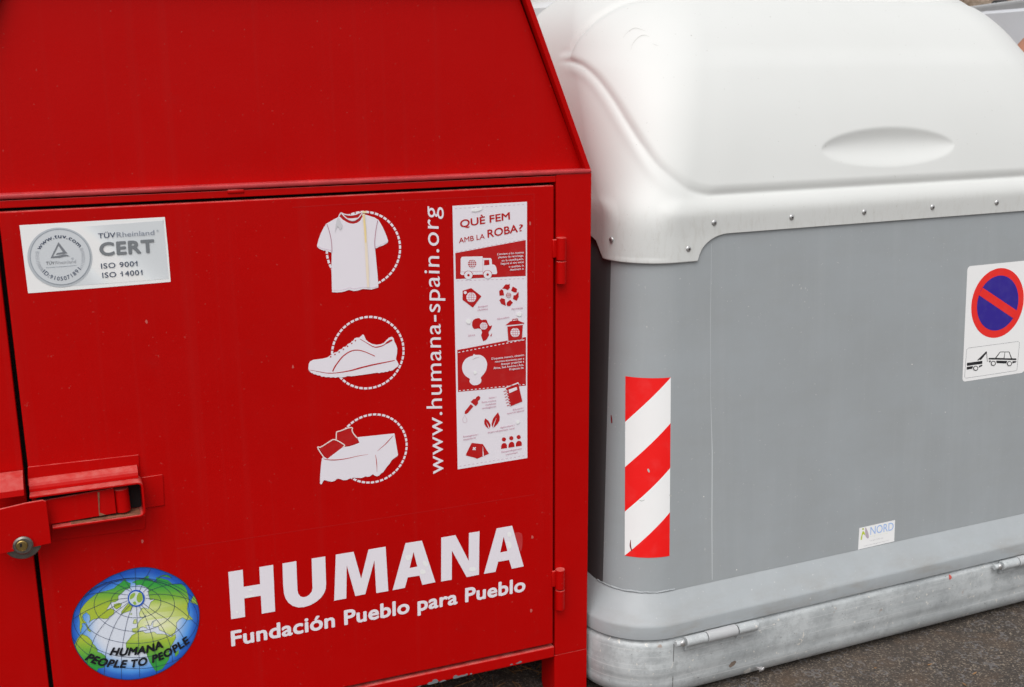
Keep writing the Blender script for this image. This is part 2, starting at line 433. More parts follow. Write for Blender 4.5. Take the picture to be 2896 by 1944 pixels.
# ================================================================== SETTING
def quad_sheet(name, x0, x1, y0, y1, z, m, n=1):
    v = [(x0 + (x1 - x0) * i / n, y0 + (y1 - y0) * j / n, z) for j in range(n + 1) for i in range(n + 1)]
    f = [(j * (n + 1) + i, j * (n + 1) + i + 1, (j + 1) * (n + 1) + i + 1, (j + 1) * (n + 1) + i) for j in range(n) for i in range(n)]
    return mk(name, v, f, m)
tag(quad_sheet('ground', -120, 120, -120, 120, 0.0, asphalt()), kind='structure')
wl = MB(); wl.box((-14, 11.0, 0), (22, 11.5, 4.6), .03)
tag(wl.build('stone_wall', rough_wall(), None, loc=(4, 11.2, 0)), 'rough ochre stone wall behind the parked vans', 'wall')

# ================================================================== RED CLOTHES CONTAINER
XR, XL = 1.119, -.245                                                     # outer right and left edge
XD0, XD1 = -.113, 1.0245                                                   # door
ZT, ZTOP, LEAN = 1.318, 1.735, {1: .402, -1: .452}                                         # eaves, flat top, inward lean of the roof sides
red = tag(empty('clothes_container', (.456, 2.80, 0)), 'red steel clothing collection container with a printed door and gabled front', 'container')
YB = 3.26  # unseen depth, chosen partly to darken the gap on the right
def inset(z, sx): return LEAN[sx] * (z - 1.322)
m = MB()                                                                    # walls, roof sides, flat top; walls lengthened to the ground to darken underneath
iR, iL = inset(ZTOP, 1), inset(ZTOP, -1)
for sx, xe in ((1, XR), (-1, XL)):
    iz = inset(ZTOP, sx)
    prof = [(xe, .006), (xe, 1.322), (xe - sx * iz, ZTOP), (xe - sx * (iz + .004), ZTOP - .003), (xe - sx * .004, 1.321), (xe - sx * .004, .006)]
    m.prism(prof, 1, Y0 + .081, YB); m.prism([(xe, .13)] + prof[1:-1] + [(xe - sx * .004, .13)], 1, Y0 + .012, Y0 + .0808)
m.box((XL + iL, Y0 + .012, ZTOP - .004), (XR - iR, YB, ZTOP - .0005))
m.prism([(XL + .005, .004), (XR - .005, .004), (XR - .005, 1.32), (XR - iR - .005, ZTOP - .006), (XL + iL + .005, ZTOP - .006), (XL + .005, 1.32)], 1, YB - .006, YB - .002)
m.box((XL + .005, Y0 + .05, .12), (XR - .005, YB - .008, .125))
m.build('shell', RED, red)
m = MB(); m.box((XL + .006, Y0 + .045, .127), (XR - .006, Y0 + .048, ZT - .01)); m.build('inner_lining', DARK, red)

m = MB()                                                                    # front frame
m.box((1.0310, Y0, .128), (XR, Y0 + .040, ZT), .0018)
m.box((XL, Y0, .128), (XD0 - .0085, Y0 + .040, ZT), .0018)
m.box((XD0 - .0080, Y0 + .0005, 1.3010), (1.0305, Y0 + .03, 1.3150), .0012)
m.box((.309, Y0 - .0022, 1.3085), (.343, Y0 + .01, 1.3168), .003, seg=3)                           # weld run under the lip
m.build('door_frame', RED, red, True)
m = MB(); m.box((XD0 - .0080, Y0 - .004, .1255), (1.0290, Y0 + .030, .1555), .004, seg=3)
rail = m.build('bottom_rail', RED, red, True)
m = MB(); m.box((XL + .002, Y0 - .003, 1.3172), (XR - .001, Y0 + .024, 1.3275), .0045, seg=4)   # folded lip under the gable panel
lip = m.build('front_lip', LIPM, red, True)
m = MB()                                                                    # gable panel, set back between the folded roof edges
m.prism([(XL + .012, 1.3215), (XR - .012, 1.3215), (XR - iR - .012, ZTOP - .012), (XL + iL + .012, ZTOP - .012)], 1, Y0 + .0215, Y0 + .0245)
m.build('gable_panel', RED, red)
for sx, xe in ((1, XR), (-1, XL)):
    m = MB(); iz = inset(ZTOP, sx)
    z0, z1 = 1.316, ZTOP
    m.prism([(xe, z0), (xe, 1.322), (xe - sx * iz, z1), (xe - sx * (iz + .0135), z1), (xe - sx * (.0135), 1.322), (xe - sx * .0135, z0)], 1, Y0, Y0 + .0210, .0022)
    m.build('roof_edge', RED, red, True)
m = MB(); m.box((XL + iL + .0005, Y0 + .001, ZTOP - .0135), (XR - iR - .0005, Y0 + .020, ZTOP - .0005), .0022); m.build('roof_edge', RED, red, True)

def leg(x0, x1, inner):                                                      # folded sheet leg: front plate and inner return
    m = MB(); m.box((x0, Y0, 0), (x1, Y0 + .004, .1278), .001)
    xs = x0 if inner < 0 else x1 - .004
    m.prism([(Y0 + .0045, 0), (Y0 + .062, 0), (Y0 + .074, .005), (Y0 + .080, .018), (Y0 + .080, .1278), (Y0 + .0045, .1278)], 0, xs, xs + .004)
    return m.build('leg', RED, red, True)
leg(1.0300, XR, -1); leg(XL, XD0 - .012, 1)

def door(x0, x1):
    m = MB(); m.box((x0, Y0 - .003, .1640), (x1, Y0 + .022, 1.2945), .003, seg=3)
    return m.build('door', RED, red, True)
rdoor = door(XD0 + .0005, XD1)
def hinge(x, z, par):
    m = MB(); m.cyl((x, Y0 - .0095, z + .0015), (x, Y0 - .0095, z + .053), .0115, 24, bev=.001); m.cyl((x, Y0 - .0095, z - .053), (x, Y0 - .0095, z - .0012), .0115, 24, bev=.001)
    m.cyl((x, Y0 - .0095, z - .002), (x, Y0 - .0095, z + .002), .006, 12)
    sx = -1 if x > 0 else 1
    m.box((x + min(0, sx * .020), Y0 - .007, z + .006), (x + max(0, sx * .020), Y0 - .001, z + .049), .003, seg=3)
    return m.build('hinge', RED, par, True)
for z in (1.124, .311): hinge(1.0400, z, rdoor)

# latch -------------------------------------------------------------
c6 = crop(0, 1250, 4.48)
def on_y(y, *pts):
    P = Plane((0, y, 0), (1, 0, 0), (0, 0, 1)); return [tuple(P.uv(*q)) for q in pts]
def plate(mb, pts, y0, y1, bev=.0012): mb.prism(on_y(y0, *c6(*pts)), 1, y0, y1, bev)
br = MB()                                                                    # welded guide bracket on the right door
YD = Y0 - .003
plate(br, [(352, 322), (1755, 166), (1772, 402), (352, 560)], YD - .004, YD - .0002)
plate(br, [(1790, 455), (2060, 415), (2085, 805), (1830, 845)], YD - .003, YD - .0002)
plate(br, [(660, 1090), (1840, 930), (1840, 1105), (650, 1262)], YD - .003, YD - .0002)
yf = Y0 - .052
tl, tr_, brr, bl = on_y(yf, *c6((368, 655), (1812, 505), (1842, 945), (664, 1098)))
th = .0042
def rc(cx, cz, r, a0, a1, n=6): return [(cx + r * math.cos(a0 + (a1 - a0) * k / n), cz + r * math.sin(a0 + (a1 - a0) * k / n)) for k in range(n + 1)]
R = .012; zt, zb, xr = tr_[1], brr[1], tr_[0]
outer = [(tl[0], zt)] + rc(xr - R, zt - R, R, math.pi / 2, 0) + rc(xr - R, zb + R, R, 0, -math.pi / 2) + [(bl[0], zb)]
inner = [(bl[0], zb + th)] + rc(xr - R, zb + R, R - th, -math.pi / 2, 0) + rc(xr - R, zt - R, R - th, 0, math.pi / 2) + [(tl[0], zt - th)]
br.prism(outer + inner, 1, yf, YD - .0045, .0010)
# curved top of the bracket where the sheet is bent out from the door
bend = [(YD - .0045, zt + .0005), (YD - .0045, zt + .022)] + [(YD - .0045 - .020 * math.sin(a), zt + .022 - .0215 * (1 - math.cos(a))) for a in np.linspace(.25, math.pi / 2, 6)]
br.prism(bend, 0, tl[0], xr - R * .6)
latch = br.build('latch_bracket', RED, rdoor, True)
sl_ = MB(); sl_.box((tl[0] + .01, YD - .0056, zb + th + .001), (xr - th - .001, YD - .0046, zt - th - .001)); sl_.build('latch_shade', DARK, rdoor)  # near-black sheet painting the shade inside the bracket
ru = MB()
plate(ru, [(1235, 640), (1260, 640), (1262, 900), (1340, 925), (1255, 940)], Y0 - .0405, Y0 - .0398, 0)
t0 = on_y(Y0 - .03, *c6((900, 1040)))[0]
ru.box((t0[0], Y0 - .048, zb + th + .0003), (xr - .010, Y0 - .012, zb + th + .0010))
ru.build('rust_streak', RUST, rdoor)
ar = MB()                                                                    # swinging latch arm, hung from the left door
plate(ar, [(560, 745), (1440, 588), (1476, 905), (618, 1052)], Y0 - .0395, Y0 - .033)
plate(ar, [(-150, 892), (330, 778), (540, 742), (585, 760), (652, 1288), (-150, 1458)], Y0 - .062, Y0 - .056)
a0 = on_y(Y0 - .059, *c6((-150, 892), (540, 742)))
ar.box((a0[0][0], Y0 - .056, a0[1][1] - .030), (a0[1][0], Y0 - .034, a0[1][1] - .024))
q0, q1 = on_y(Y0 - .030, *c6((1530, 590), (1545, 880)))
ar.cyl((q0[0], Y0 - .027, q0[1]), (q0[0] + .001, Y0 - .027, q1[1]), .0145, 24, bev=.001)
arm = ar.build('latch_arm', RED, red, True)
hd = MB(); h0, h1 = on_y(Y0 - .05, *c6((-170, 640), (305, 640)))                     # folded guard over the arm on the left door
hz = h1[1]
hd.prism([(YD - .0003, hz + .030), (YD - .010, hz + .030), (YD - .030, hz + .026), (YD - .048, hz + .006), (YD - .050, hz - .006), (YD - .046, hz - .007), (YD - .026, hz + .016), (YD - .0003, hz + .022)], 0, h0[0], h1[0], .0008)
hd.build('latch_guard', RED, red, True)
lk = MB(); lc = on_y(Y0 - .066, *c6((292, 1312)))[0]; dc = on_y(Y0 - .05, *c6((285, 1268)))[0]
lk.cyl((dc[0], Y0 - .0545, dc[1]), (dc[0], Y0 - .038, dc[1]), .0350, 48, bev=.002, m=0)
lk.cyl((lc[0], Y0 - .0705, lc[1]), (lc[0], Y0 - .0622, lc[1]), .0185, 32, bev=.003, m=0)
lk.cyl((lc[0] - .002, Y0 - .074, lc[1] + .002), (lc[0] - .002, Y0 - .0710, lc[1] + .002), .0108, 24, bev=.002, m=1)
lk.box((lc[0] - .0055, Y0 - .0747, lc[1] + .0005), (lc[0] - .0015, Y0 - .0740, lc[1] + .0075), m=2)
lk.build('lock_disc', [STEEL, BRASS, DARK], arm, True)

# paint chips on the bottom rail, scratches on the lip
RAILP = Plane((0, Y0 - .004, 0), (1, 0, 0), (0, 0, 1)); sh = Sheet(RAILP)
c8 = crop(1050, 1750, 3.337)
for P in ([(528, 618), (545, 600), (570, 596), (582, 578), (612, 570), (632, 588), (625, 605), (590, 612), (545, 625)], [(640, 600), (665, 584), (690, 578), (706, 584), (680, 592), (650, 602)], [(772, 562), (780, 540), (800, 532), (818, 540), (850, 532), (880, 528), (900, 518), (912, 526), (890, 540), (840, 552), (790, 566)], [(930, 525), (940, 512), (952, 518), (940, 530)], [(1308, 437), (1322, 425), (1338, 430), (1320, 438)], [(1360, 424), (1380, 414), (1402, 400), (1420, 404), (1412, 416), (1385, 424)], [(430, 645), (455, 634), (475, 632), (450, 643)]):
    sh = Sheet(RAILP); sh.poly(c8(*P), (104, 106, 110), 0, smooth=3); sh.build('paint_chip', rail)

# ------------------------------------------------------------------ prints on the right door
PALE = (213, 208, 215); RINK = (168, 12, 14)
def to_red(sheet): return RINK

# big lettering
s = Sheet(DOOR); A = crop(630, 1500, 5.191); B = crop(1070, 1470, 5.191)
s.poly(A((80, 612), (292, 578), (305, 830), (547, 790), (535, 540), (738, 507), (768, 1190), (572, 1225), (557, 960), (315, 1000), (327, 1270), (122, 1305)), PALE)
s.poly(A((875, 487), (1078, 452), (1095, 880), (1108, 930), (1138, 970), (1180, 982), (1225, 975), (1270, 945), (1305, 900), (1316, 850), (1303, 415), (1503, 383), (1516, 780), (1510, 860), (1485, 925), (1440, 990), (1370, 1050), (1280, 1100), (1190, 1127), (1110, 1133), (1030, 1112), (965, 1065), (920, 1000), (898, 930), (885, 800)), PALE)
s.poly(A((1658, 357), (1920, 315), (2030, 710), (2138, 282), (2389, 239), (2429, 891), (2252, 922), (2225, 440), (2090, 938), (1945, 965), (1818, 515), (1812, 1000), (1634, 1033)), PALE)
s.poly(B((397, 345), (638, 307), (835, 917), (645, 957), (602, 820), (430, 848), (388, 1000), (208, 1035)), PALE, holes=[B((515, 472), (570, 688), (457, 710))])
s.poly(B((922, 262), (1130, 226), (1325, 605), (1328, 195), (1483, 170), (1475, 808), (1295, 843), (1078, 455), (1076, 880), (920, 908)), PALE)
s.poly(B((1735, 128), (1962, 88), (2132, 685), (1957, 720), (1917, 590), (1757, 618), (1718, 765), (1548, 795)), PALE, holes=[B((1838, 248), (1893, 460), (1787, 482))])
C3 = crop(640, 1620, 2.7163)
s.text('Fundación Pueblo para Pueblo', C3((44, 566))[0], C3((2292, 143))[0], C3((38, 448))[0], PALE, 1, bold=.028, space=1.03)
for P in (B((400, 535), (440, 520), (480, 530), (470, 580), (430, 600), (400, 570)), B((650, 620), (690, 610), (730, 660), (700, 690), (660, 660)), B((610, 750), (650, 730), (695, 760), (670, 795), (625, 795)), B((1330, 715), (1380, 695), (1425, 710), (1420, 755), (1340, 755)), B((1895, 190), (1950, 185), (1945, 245), (1900, 245)), B((1880, 330), (1940, 330), (1955, 400), (1910, 425)), A((370, 875), (410, 855), (440, 880), (400, 895)), A((320, 985), (390, 950), (480, 960), (400, 985)), A((190, 1195), (215, 1180), (230, 1205), (210, 1225))):
    s.poly(P, (226, 228, 228), 2, smooth=3)                                  # air bubbles in the film
s.poly(B((1990, 215), (2100, 200), (2115, 330), (2100, 450), (2075, 440)), (172, 42, 44), 0, smooth=3)
s.build('foundation_lettering', rdoor)

# web address, read upwards
s = Sheet(DOOR); K4 = crop(800, 520, 1.7818)
s.text('www.humana-spain.org', K4((808, 1461))[0], K4((782, 117))[0], K4((731, 1464))[0], PALE, 1, bold=0, space=1.05)
s.build('web_address', rdoor)

def taper(*w): return list(w)
# t-shirt
s = Sheet(DOOR); T = crop(860, 580, 6.03)
o, r = s.circ3(*T((1110, 125), (1635, 720), (1300, 1310)))
s.dashring(o, r, .0047, .0078, .0105, PALE, 0)
body = T((590, 200), (480, 260), (375, 320), (330, 390), (280, 490), (240, 600), (220, 690), (222, 715), (255, 745), (320, 775), (380, 782), (430, 802), (468, 810), (464, 1100), (474, 1487), (560, 1492), (640, 1485), (700, 1470), (760, 1447), (850, 1468), (920, 1458), (1000, 1432), (1150, 1442), (1265, 1405), (1250, 1180), (1207, 740), (1235, 738), (1280, 712), (1350, 690), (1425, 640), (1430, 610), (1400, 520), (1340, 380), (1270, 258), (1200, 215), (1030, 160), (1010, 155), (990, 205), (950, 270), (900, 305), (840, 320), (780, 315), (720, 290), (650, 245), (605, 198))
s.poly(T((590, 190), (625, 125), (700, 160), (800, 170), (890, 155), (990, 120), (1015, 150), (990, 210), (900, 310), (800, 320), (690, 280)), RINK, 1)
s.poly(body, PALE, 2)
s.stroke(T((585, 200), (622, 138), (640, 140), (700, 162), (800, 172), (890, 155), (940, 132), (1000, 118)), 18 / 6.03, PALE, 3, smooth=4)
s.stroke(T((640, 148), (680, 190), (725, 228), (780, 258), (830, 268), (880, 250), (935, 205), (990, 132)), 17 / 6.03, PALE, 4, smooth=4)
s.poly(T((735, 226), (800, 230), (915, 216), (880, 252), (830, 270), (775, 258)), PALE, 5)
for P in (T((385, 325), (420, 430), (450, 550), (468, 680), (470, 800)), T((1252, 262), (1225, 400), (1205, 560), (1200, 660), (1208, 742))): s.stroke(P, 8 / 6.03, (150, 70, 100), 5, smooth=4)
for P in (T((225, 700), (310, 740), (400, 758), (465, 775)), T((1225, 712), (1300, 680), (1425, 625)), T((475, 1448), (600, 1450), (700, 1430), (770, 1408), (850, 1425), (1000, 1398), (1150, 1408), (1262, 1385))): s.stroke(P, 5 / 6.03, (198, 178, 192), 5, smooth=4)
s.poly(T((985, 150), (1030, 150), (1062, 500), (1080, 800), (1098, 1100), (1105, 1405), (1072, 1405), (1050, 1100), (1030, 700), (1010, 400)), (222, 205, 186), 6)
s.poly(T((1000, 160), (1025, 160), (1050, 400), (1056, 640), (1035, 640), (1020, 400)), (224, 197, 140), 7)
s.poly(T((985, 105), (1060, 104), (1058, 138), (990, 135)), (226, 205, 160), 7)
s.poly(T((560, 225), (600, 235), (620, 300), (650, 350), (615, 425), (590, 390), (555, 370), (525, 480), (530, 380)), (190, 188, 193), 6, smooth=3)
s.build('shirt_print', rdoor)
# shoe
s = Sheet(DOOR); Q = crop(860, 880, 6.533)
o, r = s.circ3(*Q((1180, 110), (1835, 700), (1180, 1428)))
s.dashring(o, r, .0047, .0078, .0105, PALE, 0, .02)
s.poly(Q((80, 1010), (85, 970), (110, 930), (165, 900), (330, 880), (430, 855), (470, 825), (500, 810), (560, 765), (610, 755), (650, 712), (690, 705), (720, 665), (770, 655), (800, 612), (850, 590), (880, 555), (905, 545), (930, 505), (960, 492), (1020, 490), (1045, 465), (1085, 432), (1105, 445), (1140, 530), (1180, 565), (1250, 605), (1330, 622), (1400, 615), (1470, 590), (1520, 535), (1570, 490), (1620, 475), (1650, 500), (1668, 570), (1700, 630), (1718, 690), (1715, 780), (1692, 890), (1715, 920), (1745, 985), (1735, 1020), (1690, 1050), (1640, 1090), (1600, 1105), (1575, 1098), (1540, 1122), (1500, 1120), (1470, 1133), (1430, 1132), (1385, 1148), (1350, 1138), (1100, 1175), (870, 1205), (800, 1200), (750, 1218), (680, 1228), (620, 1220), (575, 1232), (540, 1222), (490, 1228), (450, 1218), (400, 1222), (360, 1208), (320, 1212), (290, 1188), (250, 1188), (210, 1168), (180, 1168), (155, 1145), (130, 1142), (85, 1095), (78, 1050)), PALE, 2)
s.stroke(Q((525, 1115), (560, 1040), (620, 950), (700, 850), (800, 770), (900, 728), (1000, 722), (1100, 745), (1200, 785), (1305, 833)), taper(3.5, 3.2, 2.6, 2), RINK, 3, smooth=4)
s.stroke(Q((95, 1085), (250, 1115), (430, 1145), (600, 1140), (850, 1100), (1050, 1045), (1300, 985), (1480, 950), (1672, 910)), taper(.6, 1.6, 2.2, 4, 3.4, 2), RINK, 3, smooth=4)
s.stroke(Q((1030, 515), (1130, 575), (1270, 655), (1350, 664), (1450, 637), (1530, 590), (1625, 540)), taper(1, 2, 3, 2, 2), RINK, 3, smooth=4)
s.poly(Q((1480, 615), (1520, 570), (1565, 540), (1615, 520), (1632, 538), (1560, 585)), RINK, 4)
for c in Q((487, 843), (567, 800), (643, 755), (722, 705), (798, 648), (877, 595), (943, 545)): s.dot(c, 2.1, RINK, 4, 10)
s.build('shoe_print', rdoor)
# table with cloth and cushions
s = Sheet(DOOR); Q = crop(880, 1150, 6.533)
o, r = s.circ3(*Q((1225, 148), (1762, 690), (1095, 1405)))
s.dashring(o, r, .0047, .0078, .0105, PALE, 0)
s.poly(Q((125, 750), (250, 700), (400, 608), (460, 600), (470, 465), (750, 390), (760, 470), (890, 665), (620, 745), (295, 968)), RINK, 1)
s.poly(Q((215, 935), (245, 930), (295, 968), (580, 750), (700, 735), (800, 705), (890, 665), (845, 567), (1535, 495), (1602, 890), (1590, 915), (1490, 985), (1440, 1065), (1390, 1120), (1330, 1210), (1285, 1240), (1260, 1270), (1215, 1288), (1180, 1280), (1137, 1252), (1080, 1290), (1040, 1298), (1005, 1288), (930, 1320), (760, 1315), (720, 1325), (650, 1358), (590, 1360), (540, 1340), (490, 1330), (460, 1345), (440, 1370), (380, 1388), (310, 1378), (240, 1355), (215, 1385), (195, 1430), (175, 1438), (160, 1415), (165, 1250), (180, 1080), (195, 960)), PALE, 2)
s.stroke(Q((235, 940), (170, 850), (118, 760), (130, 745), (165, 750), (250, 702), (350, 637), (400, 610), (450, 614), (530, 655), (600, 700), (616, 722), (585, 750)), 20 / 6.533, (224, 200, 196), 3, smooth=3)
s.stroke(Q((460, 605), (462, 510), (470, 470), (500, 458), (560, 440), (660, 400), (735, 387), (760, 397), (752, 440), (780, 500), (845, 578)), 20 / 6.533, (224, 200, 196), 3, smooth=3)
s.stroke(Q((225, 965), (290, 980), (450, 985), (650, 960), (850, 915), (1050, 882)), taper(1, 2.5, 1.5, .4), RINK, 3, smooth=4)
s.stroke(Q((1220, 820), (1350, 710), (1450, 605), (1510, 535)), taper(.5, 2.2, .8), RINK, 3, smooth=4)
s.stroke(Q((1183, 890), (1200, 980), (1210, 1100), (1212, 1210)), taper(.8, 2, .4), RINK, 3, smooth=4)
s.build('table_print', rdoor)

# information strip
s = Sheet(DOOR); I = crop(1250, 540, 3.4074); J = crop(1250, 940, 3.7333)
MAUVE = (176, 120, 140)
s.poly(I((100, 145), (818, 105)) + J((900, 1328), (165, 1448)), PALE, 0)
def dashline(a, b, n, w, col, layer):
    a, b = np.array(a), np.array(b)
    for k in range(n): s.stroke([tuple(a + (b - a) * (k + .12) / n), tuple(a + (b - a) * (k + .62) / n)], w, col, layer)
def para(cr, rows, cap, col, bold=.0):
    for st, a, b in rows:
        p0, p1 = cr(a, b); up = cr((a[0] - cap * .02, a[1] - cap))[0]; s.text(st, p0, p1, up, col, 5, bold=bold)
for a, b in (((118, 172), (805, 130)), ((128, 592), (806, 466)), ((135, 868), (805, 845))): dashline(*I(a, b), 16, 1.2, (190, 165, 178), 1)
dashline(*J((180, 1415), (885, 1300)), 16, 1.2, (190, 165, 178), 1)
s.poly(I((127, 600), (806, 474), (806, 820), (132, 850)), RINK, 1)
s.poly(J((160, 187), (885, 50), (885, 563), (168, 630)), RINK, 1)
dashline(*J((165, 214), (883, 76)), 17, 2.2, PALE, 2); dashline(*J((172, 618), (885, 550)), 17, 2.2, PALE, 2)
s.text('QUÈ FEM', *I((176, 355), (652, 276), (172, 283)), RINK, 2, bold=.018)
s.text('AMB LA', *I((162, 505), (410, 460), (160, 456)), RINK, 2, bold=.006)
s.text('ROBA', *I((440, 452), (728, 398), (437, 376)), RINK, 2, bold=.018); s.text('?', *I((742, 392), (780, 386), (740, 326)), RINK, 2, bold=.004)
s.poly(I((178, 655), (190, 635), (388, 631), (394, 648), (468, 648), (478, 662), (480, 708), (508, 715), (520, 735), (530, 785), (524, 802), (190, 812), (175, 800), (178, 770)), PALE, 2)
s.poly(I((405, 667), (452, 665), (455, 713), (403, 717)), RINK, 3)
s.stroke(I((182, 780), (390, 775)), .9, (190, 150, 165), 3); s.stroke(I((391, 640), (391, 800)), .9, (190, 150, 165), 3)
for x in (252, 437):
    y = 812 if x < 300 else 806
    s.poly(I(*[(x + 44 * math.cos(a), y - 4 - 38 * math.sin(a)) for a in np.linspace(.1, math.pi - .1, 12)]), RINK, 3)
    c = I((x, y))[0]; s.dot(c, 39 / 3.407, PALE, 4, 22); s.dot(c, 12 / 3.407, RINK, 5, 12)
s.grid(I((288, 702))[0], 40 / 3.407, RINK, PALE, 3)
para(I, [("L'enviem a les nostres", (530, 620), (785, 601)), ('plantes de reciclatge,', (540, 650), (783, 632)), ('on la classifiquem.', (572, 682), (783, 664)), ('Segons el seu estat', (562, 712), (785, 694)), ('o qualitat, la', (640, 740), (785, 728)), ('destinem a:', (652, 770), (785, 758))], 20, PALE, .012)
s.poly(I((198, 962), (280, 937), (378, 1015), (296, 1125), (196, 1050)), RINK, 2); s.dot(I((222, 980))[0], 15 / 3.407, PALE, 3); s.grid(I((280, 1025))[0], 48 / 3.407, PALE, (190, 90, 100), 3, .8)
for P in ([(578, 942), (612, 900), (640, 903), (650, 893), (652, 935), (632, 957), (608, 945)], [(680, 922), (722, 945), (718, 978), (698, 980), (664, 962)], [(735, 972), (738, 1020), (725, 1045), (718, 1060), (682, 1042), (688, 1008), (708, 1004)], [(655, 1050), (682, 1075), (655, 1110), (630, 1112), (620, 1095), (626, 1072)], [(552, 1055), (572, 1032), (605, 1045), (608, 1075), (614, 1108), (570, 1090)], [(550, 965), (572, 948), (590, 960), (596, 1008), (552, 1010)]): s.poly(I(*P), RINK, 2)
s.grid(I((640, 1005))[0], 25 / 3.407, RINK, PALE, 3)
s.poly(I((290, 1265), (300, 1245), (320, 1232), (345, 1226), (362, 1228), (370, 1240), (385, 1245), (400, 1240), (425, 1242), (434, 1258), (442, 1278), (455, 1303), (482, 1296), (470, 1330), (447, 1360), (452, 1392), (440, 1412), (430, 1430), (410, 1444), (395, 1447), (385, 1420), (375, 1392), (385, 1365), (374, 1330), (350, 1325), (310, 1332), (295, 1318), (288, 1295)), RINK, 2)
s.poly(I((480, 1373), (476, 1398), (468, 1408), (465, 1392)), RINK, 2); s.grid(I((400, 1302))[0], 36 / 3.407, PALE, (190, 120, 130), 3, .6)
s.poly(I((622, 1300), (780, 1282), (772, 1440), (630, 1455)), PALE, 2)
s.poly(I((610, 1295), (655, 1258), (720, 1246), (790, 1272), (788, 1280)), RINK, 3); s.stroke(I((676, 1258), (680, 1238), (725, 1233), (731, 1252)), 2.4, RINK, 3)
s.poly(I((627, 1308), (777, 1291), (768, 1432), (637, 1447)), RINK, 3); s.grid(I((702, 1365))[0], 45 / 3.407, PALE, (190, 90, 100), 4, .8)
para(I, [('Botigues', (345, 1127), (438, 1112)), ('Humana', (343, 1157), (438, 1143)), ('Reciclatge', (668, 1147), (776, 1132)), ('Abocadors', (528, 1242), (645, 1224)), ('Àfrica', (248, 1406), (315, 1393))], 17, MAUVE)
s.poly(J((322, 248), (328, 235), (338, 230), (350, 238), (400, 240), (445, 265), (470, 310), (474, 350), (463, 400), (440, 440), (408, 478), (415, 505), (403, 537), (370, 556), (330, 558), (300, 540), (288, 515), (292, 492), (250, 463), (222, 425), (211, 375), (218, 330), (245, 285), (285, 260)), PALE, 2, smooth=3)
s.stroke(J((318, 290), (350, 272), (392, 264)), taper(.4, 1.6, .3), (160, 140, 150), 3)
para(J, [("D'aquesta manera, obtenim", (520, 290), (863, 248)), ('recursos econòmics per a', (557, 320), (863, 286)), ('finançar projectes a', (622, 347), (863, 316)), ('Àfrica, Sud Amèrica i Àsia.', (540, 390), (860, 352)), ('Projectes de:', (708, 402), (860, 382))], 22, PALE, .012)
s.poly(J((300, 735), (330, 705), (352, 703), (362, 682), (385, 670), (403, 685), (398, 707), (378, 727), (380, 752), (355, 780)), RINK, 2)
s.poly(J((302, 758), (330, 782), (275, 848), (255, 862), (237, 862), (240, 835)), RINK, 2)
s.stroke(J((237, 875), (216, 918), (222, 948), (242, 957), (262, 943), (260, 915)), 1.1, (190, 165, 175), 2, closed=True)
para(J, [('Salut i', (492, 702), (568, 690)), ('lluita contra', (418, 746), (568, 726)), ('malalties', (458, 774), (568, 758)), ('contagioses', (420, 810), (568, 788))], 18, MAUVE)
s.poly(J((664, 583), (803, 527), (820, 560), (690, 610)), PALE, 2)
s.poly(J((672, 590), (803, 540), (846, 730), (715, 783)), RINK, 3); s.poly(J((700, 605), (785, 577), (792, 605), (708, 642)), PALE, 4)
for k in range(6):
    y = 605 + 30 * k; x = 668 + 7 * k
    s.stroke(J((x - 20, y + 22), (x + 4, y + 12)), 1.8, RINK, 3); s.stroke(J((x + 8, y + 5), (x + 20, y + 18)), 1.6, PALE, 4)
para(J, [('Educació i', (748, 827), (862, 802)), ('inserció laboral', (685, 866), (862, 832)), ('Agricultura i', (612, 1014), (760, 988)), ('desenvolupament rural', (480, 1066), (760, 1020)), ('Emergència i', (222, 1110), (378, 1084)), ('assistència', (222, 1142), (352, 1118)), ('Desenvolupament', (625, 1272), (840, 1234)), ('comunitari', (670, 1298), (795, 1274))], 18, MAUVE)
s.poly(J((455, 908), (490, 935), (510, 975), (508, 1000), (492, 1020), (462, 995), (445, 965), (444, 935)), RINK, 2); s.poly(J((590, 845), (608, 890), (606, 930), (585, 968), (548, 1005), (530, 1005), (522, 965), (535, 915), (560, 880)), RINK, 2)
s.stroke(J((468, 950), (485, 985), (498, 1018)), taper(.5, 2, 2.6), PALE, 3); s.stroke(J((572, 905), (550, 960), (534, 1010)), taper(.5, 2, 2.6), PALE, 3)
s.poly(J((312, 1167), (430, 1180), (495, 1282), (370, 1335), (345, 1325), (250, 1300), (255, 1280)), RINK, 2); s.poly(J((428, 1195), (440, 1308), (427, 1310)), PALE, 3)
for a, b in (((322, 1240), (354, 1214)), ((326, 1214), (350, 1242))): s.stroke(J(a, b), 3.4, PALE, 3 + (a[0] > 324))
for k in range(3):
    dx, dy = 78 * k, -12 * k; s.dot(J((652 + dx, 1130 + dy))[0], 22 / 3.733, RINK, 2)
    s.poly(J(*[(x + dx, y + dy) for x, y in ((622, 1231), (623, 1200), (633, 1178), (652, 1168), (672, 1172), (684, 1190), (685, 1221))]), RINK, 2)
for P in (I((280, 195), (300, 175), (350, 165), (390, 160), (370, 185), (320, 200)), I((228, 1250), (245, 1235), (275, 1245), (265, 1278), (238, 1275)), I((715, 1185), (740, 1170), (765, 1180), (755, 1205), (725, 1205)), J((775, 940), (800, 925), (815, 945), (795, 968)), J((328, 420), (345, 405), (365, 420), (345, 445))): s.poly(P, (226, 228, 228), 6, smooth=3)
s.build('information_strip', rdoor)

